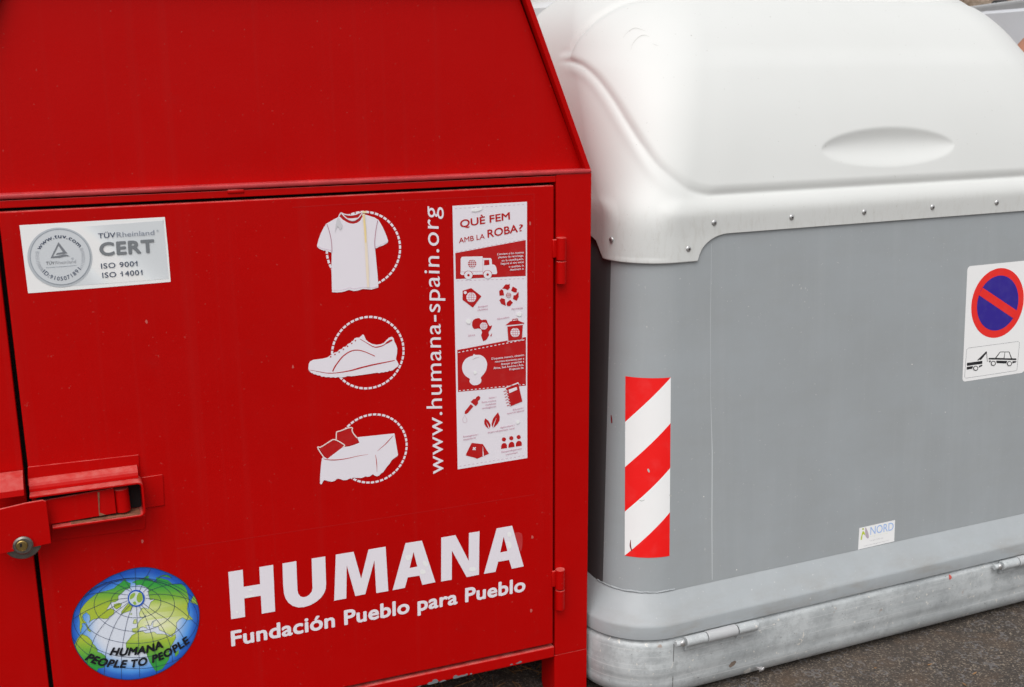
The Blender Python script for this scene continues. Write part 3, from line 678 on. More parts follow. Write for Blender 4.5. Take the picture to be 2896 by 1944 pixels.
# certificate sticker
s = Sheet(DOOR); V = crop(40, 600, 5.0783)
s.poly(V((75, 190), (1150, 128), (2163, 72), (2212, 560), (2248, 1003), (1200, 1092), (200, 1168), (140, 700)), (228, 231, 234), 0)
oc, rcx = s.circ3(*V((190, 640), (640, 222), (620, 1078)))
def silver(q):
    x = (q[0] - 1100) / 1100; y = (q[1] - 600) / 500
    t = math.exp(-((x - .05 - y * .55) / .38) ** 2); k = 194 + 36 * t
    return (k, k + 4, k + 7)
gv, gf, gc = [], [], []
def silver_grid(n=22, k=10):
    """brushed-silver printed ground between the round seal and the right border"""
    for i in range(n + 1):
        x = 640 + (2215 - 640) * i / n
        top = 236 + (122 - 236) * (x - 640) / 1500; bot = 1078 + (958 - 1078) * (x - 640) / 1575
        xr_ = lambda y: x if i < n else 2140 + 78 * (y - 122) / 836
        for j in range(k + 1):
            y = top + (bot - top) * j / k; gv.append((xr_(y) if i == n else x - (n - i < 1) * 0, y))
silver_grid()
uv = [s.p.uv(*V(q)[0]) for q in gv]; n, k = 22, 10
b0 = len(s.v)
s._emit(uv, [], None, 1)
for i in range(n):
    for j in range(k):
        q = [i * 11 + j, i * 11 + j + 1, (i + 1) * 11 + j + 1, (i + 1) * 11 + j]
        s.f.append([b0 + a for a in q]); s.c.append([ink(silver(gv[a])) for a in q])
s.disc(oc, rcx, (172, 177, 182), 2, 60)
o2, r2 = s.circ3(*V((230, 620), (660, 248), (1092, 660)))
s.disc(o2, r2, (190, 194, 198), 3, 60); s.ring(o2, r2 - .0007, r2 + .0007, (140, 147, 155), 4)
NAVY, MID = (58, 68, 88), (112, 116, 122)
px = r2 * 2 / 862
s.arctext('www.tuv.com', V((368, 545), (440, 455), (540, 395), (655, 372), (770, 390), (860, 440), (932, 508)), 62 * px, NAVY, 5, bold=.016, space=1.1)
s.arctext('ID:9105071891', V((400, 862), (480, 930), (570, 968), (670, 982), (780, 960), (880, 905), (960, 825)), 60 * px, (78, 86, 104), 5, bold=.006, space=1.15)
s.poly(V((635, 432), (762, 592), (600, 614), (614, 588), (700, 574), (636, 480), (556, 636), (640, 625), (710, 606), (765, 614), (798, 636), (735, 634), (660, 654), (522, 662)), MID, 5)
s.text('TÜV', *V((457, 756), (580, 748), (455, 712)), MID, 5, bold=.008); s.text('Rheinland', *V((592, 747), (888, 728), (590, 703)), (150, 153, 158), 5)
s.stroke(V((455, 798), (893, 765)), 1.1, (140, 147, 155), 5)
for c in (V((838, 668))[0], V((2058, 268))[0]):
    q = s.p.uv(*c); s.ring(q, 15 * px, 18 * px, (140, 147, 155), 5, 20); s.text('R', (c[0] - 1.6, c[1] + 2), (c[0] + 1.6, c[1] + 1.9), (c[0] - 1.6, c[1] - 2), (140, 147, 155), 5)
for side_, segs in ((0, (((305, 568), (360, 564)), ((303, 640), (357, 638)), ((318, 735), (370, 722)), ((352, 800), (395, 780)), ((385, 850), (418, 815)))), (1, (((938, 530), (985, 512)), ((962, 590), (1008, 580)), ((968, 650), (1016, 648)), ((962, 715), (1010, 725)), ((942, 798), (975, 815))))):
    ea = catmull([a for a, b in segs], False, 4); eb = catmull([b for a, b in segs], False, 4)
    for a, b in zip(ea, eb): s.stroke(V(a, b), 1.0, (160, 164, 170), 5)
s.text('TÜV', *V((1208, 378), (1452, 362), (1203, 306)), NAVY, 5, bold=.008); s.text('Rheinland', *V((1472, 361), (2012, 326), (1468, 291)), (128, 134, 146), 5)
s.text('CERT', *V((1240, 632), (2008, 580), (1226, 438)), (112, 116, 120), 5, bold=.036, space=1.08)
s.text('ISO 9001', *V((1250, 812), (1770, 774), (1244, 738)), NAVY, 5, bold=.006, space=1.08); s.text('ISO 14001', *V((1268, 944), (1842, 900), (1262, 870)), NAVY, 5, bold=.006, space=1.08)
for a, b in (((1722, 738), (1752, 716)), ((1522, 884), (1552, 862)), ((1812, 862), (1838, 842))): s.stroke(V(a, b), 1.7, NAVY, 6)
s.build('certificate_sticker', rdoor)

# globe emblem
s = Sheet(DOOR); Q = crop(200, 1600, 4.5575)
rimp = [(8, 800), (25, 660), (70, 530), (180, 375), (290, 275), (400, 200), (510, 135), (620, 90), (780, 38), (930, 18), (1080, 32), (1230, 80), (1340, 130), (1440, 195), (1530, 290), (1600, 400), (1640, 510), (1657, 620), (1645, 760), (1610, 890), (1560, 1000), (1480, 1120), (1380, 1222), (1280, 1300), (1180, 1360), (1070, 1408), (960, 1440), (850, 1460), (730, 1468), (580, 1452), (430, 1410), (310, 1345), (200, 1260), (110, 1150), (50, 1040), (18, 930)]
rim = catmull(rimp, True, 4); gc0 = np.array((850, 740))
def ocean(t, q):
    a = math.atan2(q[1] - 740, q[0] - 850); up = max(0, -math.sin(a))
    edge = np.array((22, 72, 165)); mid = np.array((74, 140, 214)); pale = np.array((202, 208, 224))
    w0 = .86 - .10 * up
    if t < .62: return pale
    return pale + (mid - pale) * min(1, (t - .62) / (w0 - .62)) if t < w0 else mid + (edge - mid) * min(1, (t - w0) / (1.0 - w0) * 1.3)
K = 14; nR = len(rim); b0 = len(s.v); pts = [tuple(gc0 + (np.array(p) - gc0) * (i / K)) for i in range(1, K + 1) for p in rim] + [tuple(gc0)]
s._emit([s.p.uv(*Q(q)[0]) for q in pts], [], None, 0)
cl = [ink(ocean(i / K, p)) for i in range(1, K + 1) for p in rim] + [ink((206, 211, 226))]
for i in range(K - 1):
    for k in range(nR):
        q = [i * nR + k, i * nR + (k + 1) % nR, (i + 1) * nR + (k + 1) % nR, (i + 1) * nR + k]; s.f.append([b0 + a for a in q]); s.c.append([cl[a] for a in q])
for k in range(nR):
    q = [k, (k + 1) % nR, K * nR]; s.f.append([b0 + a for a in q]); s.c.append([cl[a] for a in q])
def land(pts, layer=1):
    pts = [q for q in pts]; v0 = len(s.f)
    cols = {}
    uvp = [s.p.uv(*Q(q)[0]) for q in pts]
    s.uvpoly(uvp, (120, 170, 50), layer)
    def shade(q):
        x, y = q; top, mid, low = np.array((48, 146, 62)), np.array((158, 178, 56)), np.array((44, 142, 58))
        if y < 520: k = top + (mid - top) * max(0, min(1, (y - 240) / 260))
        else: k = mid + (low - mid) * max(0, min(1, (y - 960) / 300))
        d = math.hypot((x - 1130) / 420, (y - 700) / 260); w = max(0, 1 - d) ** .7
        return ink(tuple(k + (np.array((230, 230, 206)) - k) * min(1, w * 1.15)))
    n_ = len(uvp); base = len(s.v) - n_
    for i in range(v0, len(s.f)): s.c[i] = [shade(pts[j - base]) for j in s.f[i]]
    s.stroke(Q(*pts), 1.0, (84, 110, 84), layer + 1, closed=True)
land([(105, 640), (130, 560), (180, 490), (240, 430), (330, 360), (400, 335), (460, 325), (560, 290), (600, 250), (640, 225), (680, 190), (715, 160), (705, 190), (740, 215), (770, 225), (760, 290), (700, 310), (665, 345), (610, 390), (610, 440), (570, 465), (520, 472), (490, 520), (460, 568), (520, 550), (560, 575), (555, 620), (530, 640), (500, 650), (480, 680), (420, 685), (380, 672), (290, 690), (250, 715), (235, 735), (250, 690), (245, 640), (200, 600), (155, 630), (150, 660), (165, 700), (200, 735), (140, 745), (150, 775), (135, 820), (130, 870), (112, 800), (118, 720)])
land([(130, 880), (170, 890), (215, 910), (265, 960), (280, 1000), (310, 1030), (340, 1070), (345, 1110), (390, 1125), (450, 1165), (455, 1210), (430, 1310), (350, 1325), (340, 1358), (250, 1310), (150, 1190), (90, 1110), (50, 1020), (80, 950), (110, 910)])
land([(790, 215), (840, 190), (930, 168), (960, 140), (1010, 130), (1000, 160), (1050, 190), (1080, 205), (1110, 200), (1095, 150), (1180, 165), (1250, 185), (1300, 230), (1330, 240), (1420, 235), (1470, 270), (1495, 320), (1520, 420), (1520, 470), (1505, 500), (1500, 560), (1520, 630), (1575, 690), (1500, 700), (1440, 668), (1400, 690), (1360, 735), (1365, 790), (1340, 860), (1300, 905), (1250, 880), (1200, 850), (1140, 825), (1130, 780), (1060, 790), (1060, 730), (1110, 690), (1050, 720), (1030, 770), (1000, 765), (960, 770), (990, 810), (930, 785), (890, 800), (880, 825), (845, 865), (795, 855), (790, 812), (850, 800), (860, 760), (880, 720), (905, 690), (960, 660), (975, 630), (930, 670), (890, 655), (880, 620), (910, 550), (950, 540), (1000, 560), (1010, 525), (1030, 470), (1085, 430), (1020, 440), (1000, 350), (1005, 310), (970, 275), (900, 245), (835, 250), (830, 225)])
land([(875, 850), (930, 845), (960, 868), (1010, 865), (1070, 850), (1110, 880), (1180, 880), (1240, 890), (1290, 920), (1350, 878), (1352, 930), (1310, 1010), (1265, 1080), (1270, 1150), (1265, 1205), (1235, 1250), (1180, 1330), (1095, 1362), (1060, 1310), (1015, 1240), (985, 1160), (975, 1115), (900, 1110), (830, 1120), (760, 1090), (715, 1060), (712, 995), (755, 945), (790, 895)])
land([(650, 630), (655, 590), (680, 560), (720, 510), (745, 485), (790, 520), (775, 575), (720, 595), (680, 610)]); land([(800, 742), (820, 690), (845, 692), (850, 740), (828, 748)]); land([(555, 500), (620, 480), (655, 490), (640, 530), (590, 560), (560, 540)])
land([(1580, 385), (1620, 440), (1640, 510), (1600, 490), (1540, 470), (1560, 430)]); land([(1340, 1130), (1390, 1080), (1390, 1130), (1350, 1175)]); land([(1110, 150), (1190, 118), (1260, 125), (1295, 160), (1200, 135)]); land([(760, 625), (785, 610), (790, 632)]); land([(195, 740), (250, 835), (262, 855), (225, 840), (205, 790)])
def clip(poly): return [p for p in poly if inside(p, rim)]
LNE = (40, 52, 84)
for cx, cy, rx, ry in ((838, 468, 322, 202), (818, 502, 518, 342), (822, 580, 702, 420), (832, 680, 800, 502), (850, 740, 870, 585)):
    e = [(cx + rx * math.cos(a), cy + ry * math.sin(a)) for a in np.linspace(.0, 2 * math.pi, 97)]
    run = []
    for p in e + [None]:
        if p is not None and inside(p, rim): run.append(p)
        else:
            if len(run) > 2: s.stroke(Q(*run), 1.1, LNE, 3)
            run = []
for P in ([(838, 320), (828, 30)], [(885, 325), (940, 200), (1030, 42)], [(930, 340), (1050, 230), (1140, 150), (1225, 115), (1300, 150)], [(980, 335), (1130, 275), (1280, 240), (1420, 232), (1480, 245)], [(975, 378), (1150, 365), (1340, 385), (1500, 425), (1620, 490)], [(965, 415), (1130, 440), (1300, 500), (1450, 600), (1640, 775)], [(930, 480), (1080, 590), (1240, 690), (1400, 840), (1500, 1040)], [(905, 500), (1000, 600), (1110, 700), (1210, 850), (1290, 1060), (1310, 1240)], [(880, 515), (960, 660), (1010, 790), (1060, 960), (1090, 1160), (1105, 1390)], [(848, 520), (852, 660), (868, 860), (878, 1160), (888, 1455)], [(800, 515), (740, 660), (700, 830), (670, 1000), (652, 1200), (652, 1460)], [(770, 500), (640, 640), (550, 800), (480, 1000), (440, 1200), (432, 1408)], [(745, 470), (560, 610), (420, 760), (310, 920), (240, 1120), (205, 1260)], [(730, 450), (520, 540), (350, 670), (200, 820), (90, 960), (60, 1045)], [(728, 415), (500, 450), (330, 520), (180, 590), (20, 690)], [(735, 375), (520, 350), (330, 350), (160, 395)], [(770, 330), (620, 250), (500, 215), (385, 208)], [(790, 325), (720, 220), (625, 92)]):
    q = clip(catmull(P, False, 8))
    if len(q) > 2: s.stroke(Q(*q), 1.1, LNE, 4)
s.stroke(Q(*rim), 1.6, (28, 36, 60), 5, closed=True)
s.dot(Q((843, 418))[0], 110 / 4.5575, (36, 84, 176), 5, 30); s.dot(Q((840, 418))[0], 90 / 4.5575, (190, 204, 208), 6, 30)
for P in ([(765, 380), (800, 350), (830, 352), (820, 390), (790, 420), (762, 425)], [(850, 400), (870, 350), (905, 345), (925, 390), (920, 440), (880, 470), (850, 440)], [(800, 470), (830, 455), (845, 490), (820, 500)]): s.poly(Q(*P), (140, 170, 70), 7, smooth=3)
pm = np.linalg.norm(s.p.uv(*Q((500, 1140))[0]) - s.p.uv(*Q((500, 1040))[0])) / 100
s.arctext('HUMANA', Q((502, 1143), (580, 1150), (690, 1150), (830, 1140), (980, 1116), (1090, 1085), (1188, 1045)), 92 * pm, (16, 18, 26), 8, bold=.048, shear=.22, space=1.06)
s.arctext('PEOPLE TO PEOPLE', Q((182, 1205), (300, 1256), (430, 1288), (560, 1303), (730, 1306), (860, 1292), (1020, 1252), (1180, 1200), (1310, 1130), (1420, 1063), (1528, 985)), 92 * pm, (16, 18, 26), 8, bold=.044, shear=.2, space=1.08)
s.build('globe_emblem', rdoor)
# edges of the clear film and a few scuffs
for P in ([(500, 1552), (1000, 1478), (1511, 1399)], [(826, 587), (1160, 566), (1510, 549)], [(1510, 549), (1511, 800)]):
    s = Sheet(DOOR); s.stroke(P, .7, (178, 22, 23), 0); s.build('film_edge', rdoor)
for c in ((828, 1038), (1505, 1520), (1502, 1728), (402, 1531), (414, 910), (1499, 633)):
    s = Sheet(DOOR); s.poly([(c[0] + random.uniform(2, 4.5) * math.cos(a), c[1] + random.uniform(3, 7) * math.sin(a)) for a in np.linspace(0, 6.28, 9)[:-1]], (178, 84, 78), 0, smooth=2); s.build('scuff_mark', rdoor)

# ================================================================== GREY CONTAINER
I1 = np.interp
gbase = gp(2.07, 2.70, 0)
grey = tag(empty('waste_container', tuple(gbase)), 'grey steel waste container with white lid beside the red container', 'container', 'side loaded waste containers in the row')
def gring(L, Rr, Fr, Bk, r, nf=60, nc=24, ns=10):
    """rounded rectangle, counter-clockwise from the back left corner: left side, front, right side, back"""
    o = []
    for k in range(ns): o.append((L, Bk - r + (Fr + r - Bk + r) * k / ns))
    for k in range(nc): a = math.pi + math.pi / 2 * k / nc; o.append((L + r + r * math.cos(a), Fr + r + r * math.sin(a)))
    for k in range(nf): o.append((L + r + (Rr - L - 2 * r) * k / nf, Fr))
    for k in range(nc): a = 1.5 * math.pi + math.pi / 2 * k / nc; o.append((Rr - r + r * math.cos(a), Fr + r + r * math.sin(a)))
    for k in range(ns): o.append((Rr, Fr + r + (Bk - Fr - 2 * r) * k / ns))
    for k in range(nc): a = math.pi / 2 * k / nc; o.append((Rr - r + r * math.cos(a), Bk - r + r * math.sin(a)))
    for k in range(nf): o.append((Rr - r - (Rr - L - 2 * r) * k / nf, Bk))
    for k in range(nc): a = math.pi / 2 + math.pi / 2 * k / nc; o.append((L + r + r * math.cos(a), Bk - r + r * math.sin(a)))
    return o
def loft(name, rows, m, parent, cap=None, **kw):
    v = []; f = []; n = None
    for (L, Rr, Fr, Bk, r, z) in rows:
        rg = gring(L, Rr, Fr, Bk, r, **kw); n = len(rg); v += [gp(a, b, z) for a, b in rg]
    for i in range(len(rows) - 1):
        for k in range(n): f.append((i * n + k, i * n + (k + 1) % n, (i + 1) * n + (k + 1) % n, (i + 1) * n + k))
    if cap in ('top', 'both'): f.append(tuple((len(rows) - 1) * n + k for k in range(n)))
    if cap in ('bottom', 'both'): f.append(tuple(reversed(range(n))))
    o = mk(name, v, f, m, parent, True)
    bm = bmesh.new(); bm.from_mesh(o.data)
    for e in bm.edges: e.smooth = len(e.link_faces) == 2 and e.calc_face_angle(0) < math.radians(32)
    bm.to_mesh(o.data); bm.free()
    return o
def body_row(z):
    t = (z - BZ0) / (BZ1 - BZ0); Fr = BF0 + (BF1 - BF0) * t; e = .040 * t
    return (1.251 + e, 2.895 - e, Fr, 3.215 - .03 * t, .132, z)
body = loft('body', [body_row(z) for z in (.279, .40, .60, .80, 1.0, 1.12, 1.175)], GREY, grey)
FS = 2.138
body.data.materials.append(plain('side wall in painted shade', (.085, .085, .088), .6)); gx_ = Vector(GX)  # side faces darkened: shade of the narrow gap put into the colour
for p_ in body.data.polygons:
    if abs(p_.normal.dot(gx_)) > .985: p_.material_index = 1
loft('skirt', [(1.199, 2.945, FS, 3.262, .172, .1815), (1.199, 2.945, FS, 3.262, .172, .212), (1.2005, 2.9435, FS + .0015, 3.261, .171, .2165), (1.203, 2.941, FS + .004, 3.258, .169, .2200), (1.2475, 2.8985, BF0 - .003, 3.218, .136, .2755), (1.2505, 2.8955, BF0 - .0006, 3.2155, .1325, .2790)], GREY, grey, 'bottom')
bp = [(.1768, -.030), (.1768, -.015), (.1745, -.009), (.168, -.003), (.160, 0), (.125, -.0006), (.108, .0012), (.094, .0024), (.080, .0014)]
bp += [(.058 - .053 * math.sin(a), -.052 * (1 - math.cos(a))) for a in np.linspace(-.20, math.pi / 2, 12)] + [(.0048, -.08)]
rail_o = loft('base_rail', [(1.197 - d, 2.947 + d, FS - .001 - d, 3.264 + d, .174, z) for z, d in bp], GALV, grey)

# rounded seam weld and runs on the body
def body_pt(px_, py_): return BODYP.p3(px_, py_)
# base rail corner joint, hinges
def fr(px_, py_, n):
    d = ray(px_, py_); return EYE + d * ((n - GN @ EYE) / (GN @ d))
m = MB(); j0 = fr(1906, 1822, FS - .0015); j1 = fr(1904, 1935, FS - .0015)
m.box((-.0006, -.0006, .045), (.0006, .0015, .1640), xf=lambda c: gp(GX @ j0, FS - .0012, 0) + GX * c[0] + GN * c[1] + np.array([0, 0, c[2]])); m.build('joint_line', plain('dirty joint', (.17, .17, .165), .8), grey)
def rail_hinge(ga, gb, z, n):
    L = gb - ga; P = lambda t: tuple(gp(ga + L * t, n, z))
    m = MB()
    m.cyl(P(.115), P(.36), .0132, 24, 0, .0015); m.cyl(P(.745), P(.985), .0132, 24, 0, .0015); m.cyl(P(.33), P(.76), .0100, 20, 2)
    m.cyl(P(.366), P(.728), .0146, 24, 1, .001)
    m.cyl(P(.0), P(.10), .0075, 20, 0, .001); m.dome(tuple(gp(ga + L * .07, n - .0065, z + .001)), tuple(-GN), .0080, .004, 16, 3)
    m.cyl(P(.985), P(1.0), .008, 20, 0)
    for a, b in ((.12, .355), (.75, .98)):                                    # hinge leaves lying on the rail
        m.box((ga + L * a, .002, -.026), (ga + L * b, .010, .000), .001, xf=lambda c: gp(c[0], n + c[1], z + c[2]))
    return m.build('hinge', [GALV, SLEEVE, DARK, ALU], grey, True)
NH = FS - .0135
ha, hb = GX @ fr(1911, 1823, NH), GX @ fr(2142, 1766, NH)
zh = .5 * (fr(1958, 1811, NH)[2] + fr(2110, 1775, NH)[2])
rail_hinge(ha, hb, zh, NH)
ga2 = GX @ fr(2812, 1599, NH); rail_hinge(ga2, ga2 + (hb - ha), zh, NH)

# warning stripes wrapped round the corner
def on_body(k, z, off):
    """k: distance along the body outline from the front tangent point of the left corner (negative: round the corner)"""
    L, Rr, Fr, Bk, r, _ = body_row(z)
    if k >= 0: g, n, gn, nn = L + r + k, Fr, 0, -1
    else:
        a = -k / r; g, n = L + r - r * math.sin(a), Fr + r - r * math.cos(a); gn, nn = -math.sin(a), -math.cos(a)
    return gp(g + gn * off, n + nn * off, z)
def proj(p):
    v = ROT @ (np.asarray(p) - EYE); return v[:2] / v[2] * F + np.array([W / 2, H / 2])
def find(px_, py_):
    ks = np.linspace(-.2, .1, 601); best = None
    for z in np.linspace(.28, 1.1, 206):
        pass
    z, k = .7, 0.0
    for _ in range(30):
        q = proj(on_body(k, z, 0)); a = proj(on_body(k + .002, z, 0)); b = proj(on_body(k, z + .002, 0))
        Jm = np.array([(a - q) / .002, (b - q) / .002]).T; d = np.linalg.solve(Jm, np.array([px_, py_]) - q); k += .6 * d[0]; z += .6 * d[1]
    return k, z
kA, zA = find(1769, 1066); kB, zB = find(1897, 1066); kC, zC = find(1767, 1572)
kD, zD = find(1893, 1572); ztop, zbot = (zA + zB) / 2, (zC + zD) / 2
stv, stf, stc = [], [], []
NC = 14; hts = (ztop - zbot)
for i in range(NC + 1):
    u = i / NC
    lv = [0] + [min(1, max(0, (b + 1) / 4 - u / 4)) for b in range(4)] + [1]
    for t in lv:
        k0, k1 = kA + (kC - kA) * t, kB + (kD - kB) * t; stv.append(on_body(k0 + (k1 - k0) * u, ztop - hts * t, .0007))
for i in range(NC):
    for j in range(5):
        stf.append((i * 6 + j, i * 6 + j + 1, (i + 1) * 6 + j + 1, (i + 1) * 6 + j)); stc.append((222, 14, 12) if j % 2 == 0 else (238, 237, 234))
o = mk('warning_sticker', stv, stf, INK, grey, True); o['label'] = 'red and white diagonal striped reflective strip'
at_ = o.data.attributes.new('ink', 'FLOAT_COLOR', 'CORNER'); at_.data.foreach_set('color', [x for c in stc for _ in range(4) for x in (*ink(c), 1.0)])

# no-parking sign
s = Sheet(BODYP); Q = crop(2690, 730, 4.354)
a, b, c = (s.p.uv(*q) for q in Q((232, 100), (103, 1532), (868, 1428)))
wv = np.array([c[0] - a[0] + .003, 0]); w_, h_ = c[0] - b[0], a[1] - b[1]
x0, x1_, y0, y1 = (a[0] + b[0]) / 2, (a[0] + b[0]) / 2 + w_, b[1], a[1]
def rrect(x0, x1, y0, y1, r, n=6):
    o = []
    for cx, cy, a0 in ((x1 - r, y1 - r, 0), (x0 + r, y1 - r, 90), (x0 + r, y0 + r, 180), (x1 - r, y0 + r, 270)):
        o += [(cx + r * math.cos(math.radians(a0 + 90 * k / n)), cy + r * math.sin(math.radians(a0 + 90 * k / n))) for k in range(n + 1)]
    return o
s.uvpoly(rrect(x0, x1_, y0, y1, .011), (222, 223, 223), 0)
TR = (214, 40, 34); TB = (44, 30, 130)
oc, orr = s.circ3(*Q((245, 640), (640, 125), (500, 983))); s.disc(oc, orr, TR, 1, 72)
ob, obr = s.circ3(*Q((315, 620), (630, 217), (515, 893))); s.disc(oc, obr, TB, 2, 72)
sa, sb, sc, sdd = Q((385, 366), (816, 655), (768, 748), (335, 455)); s.poly([sa, sb, sc, sdd], TR, 3)
s.stroke(Q((215, 1108), (820, 1028), (840, 1040), (808, 1375), (795, 1388), (180, 1480), (163, 1468), (188, 1130)), .8, (120, 122, 126), 1, closed=True)
BK = (28, 28, 32)
s.poly(Q((193, 1292), (383, 1266), (381, 1303), (192, 1329)), BK, 1); s.poly(Q((190, 1342), (268, 1330), (258, 1364), (188, 1376)), BK, 1); s.poly(Q((345, 1325), (382, 1313), (380, 1330), (335, 1352)), BK, 1)
for cc in Q((297, 1357), (514, 1297), (713, 1300)):
    s.dot(cc, 34 / 4.354, (222, 223, 223), 2, 24); s.dot(cc, 31 / 4.354, BK, 3, 24); s.dot(cc, 21 / 4.354, (222, 223, 223), 4, 24)
s.poly(Q((316, 1262), (428, 1150), (438, 1155), (436, 1170), (366, 1254), (350, 1258), (352, 1246), (334, 1262)), BK, 1); s.stroke(Q((433, 1155), (443, 1276)), 1.4, BK, 1)
s.poly(Q((460, 1230), (540, 1230), (600, 1153), (714, 1153), (747, 1235), (800, 1237), (800, 1257), (460, 1250)), BK, 1); s.poly(Q((553, 1230), (603, 1161), (656, 1161), (643, 1233)), (222, 223, 223), 2); s.poly(Q((662, 1161), (707, 1161), (732, 1235), (652, 1234)), (222, 223, 223), 2)
s.poly(Q((458, 1264), (490, 1264), (475, 1292)), BK, 1); s.poly(Q((552, 1264), (688, 1267), (678, 1299), (558, 1295)), BK, 1); s.poly(Q((755, 1269), (800, 1270), (798, 1286), (748, 1298)), BK, 1)
s.build('no_parking_sticker', grey)
# maker's label
s = Sheet(BODYP); Q = crop(2420, 1460, 15.683); LB = (222, 220, 220)
s.poly(Q((155, 530), (1745, 170), (1705, 1118), (100, 1490)), LB, 0)
s.dot(Q((318, 570))[0], 2.6, (168, 178, 72), 1); s.poly(Q((320, 650), (395, 735), (405, 850), (330, 800), (297, 825), (270, 1045), (208, 1050), (250, 830), (290, 690)), (176, 190, 66), 1)
s.poly(Q((440, 503), (500, 620), (550, 760), (577, 900), (560, 975), (510, 985), (430, 890), (410, 700), (420, 540)), (170, 158, 168), 1, smooth=3)
s.text('NORD', *Q((640, 830), (1665, 615), (650, 480)), (150, 176, 216), 1, bold=.004)
s.text('engineering', *Q((640, 925), (1400, 768), (640, 880)), (204, 208, 192), 1, space=1.3)
s.text('Caraglio (CN) Italy', *Q((620, 1112), (1225, 985), (622, 1062)), (176, 174, 178), 1); s.text('www.nordengineering.com', *Q((350, 1350), (1470, 1082), (352, 1302)), (176, 174, 178), 1)
s.build('maker_label', grey)
# wear on the grey paint: seam line, red scrapes, chips
s = Sheet(BODYP); s.stroke([(2012, 690), (2009, 900), (2009, 1100), (2014, 1280), (2013, 1480), (2014, 1640)], [.8, 1.2, .7, 3.2, 3.2, 2.2], (176, 180, 182), 0); s.build('seam_weld', grey)
for c, rr in (((2083, 1612), 1.7), ((2579, 1031), 1.6), ((2673, 1166), 1.3), ((1990, 1405), 1.6)):
    s = Sheet(BODYP); s.dot(c, rr, (214, 212, 206), 0, 8); s.build('paint_chip', grey)

# ------------------------------------------------------------------ lid
zk = [1.09, 1.16, 1.215, 1.235, 1.25, 1.35, 1.45, 1.55, 1.65, 1.70, 1.75, 1.78, 1.80]
Fk = [2.233, 2.237, 2.237, 2.248, 2.262, 2.293, 2.335, 2.392, 2.47, 2.525, 2.60, 2.68, 2.76]
ek = [-.002, 0, 0, .001, .005, .015, .03, .05, .085, .115, .165, .23, .30]
rk = [.134, .134, .136, .142, .16, .2, .22, .24, .25, .25, .24, .22, .2]
LL, LR, LBk, NR = 1.281, 2.862, 3.222, .22
def smooth_profile():
    """resample the profile finely and round its corners"""
    z = np.concatenate([np.linspace(1.09, 1.30, 70), np.linspace(1.304, 1.80, 125)])
    def sm(k, s):
        y = np.interp(z, zk, k); out = y.copy(); wz = np.exp(-.5 * ((z[:, None] - z[None, :]) / s) ** 2); wz *= np.gradient(z)[None, :]
        out = (wz @ y) / wz.sum(1); return np.where((z < 1.11) | (z > 1.79), y, out)
    out = []
    for a in (.009, .030):
        s = np.interp(z, [1.24, 1.32], [a, max(a, .032)])[:, None]; out.append((sm(Fk, s), sm(ek, s), sm(rk, s)))
    return z, out
PZ, ((PF, PE, PR), (QF, QE, QR)) = smooth_profile()
outline = [(.06, 1.256), (.02, 1.264), (-.038, 1.285), (-.104, 1.322), (-.148, 1.368), (-.184, 1.418), (-.222, 1.478), (-.258, 1.524), (-.298, 1.554), (-.340, 1.566), (-.372, 1.571), (-.360, 1.585), (-.316, 1.622), (-.276, 1.652), (-.232, 1.682), (-.172, 1.712), (-.10, 1.726), (.0, 1.728)]
oc_ = catmull(outline, False, 4)
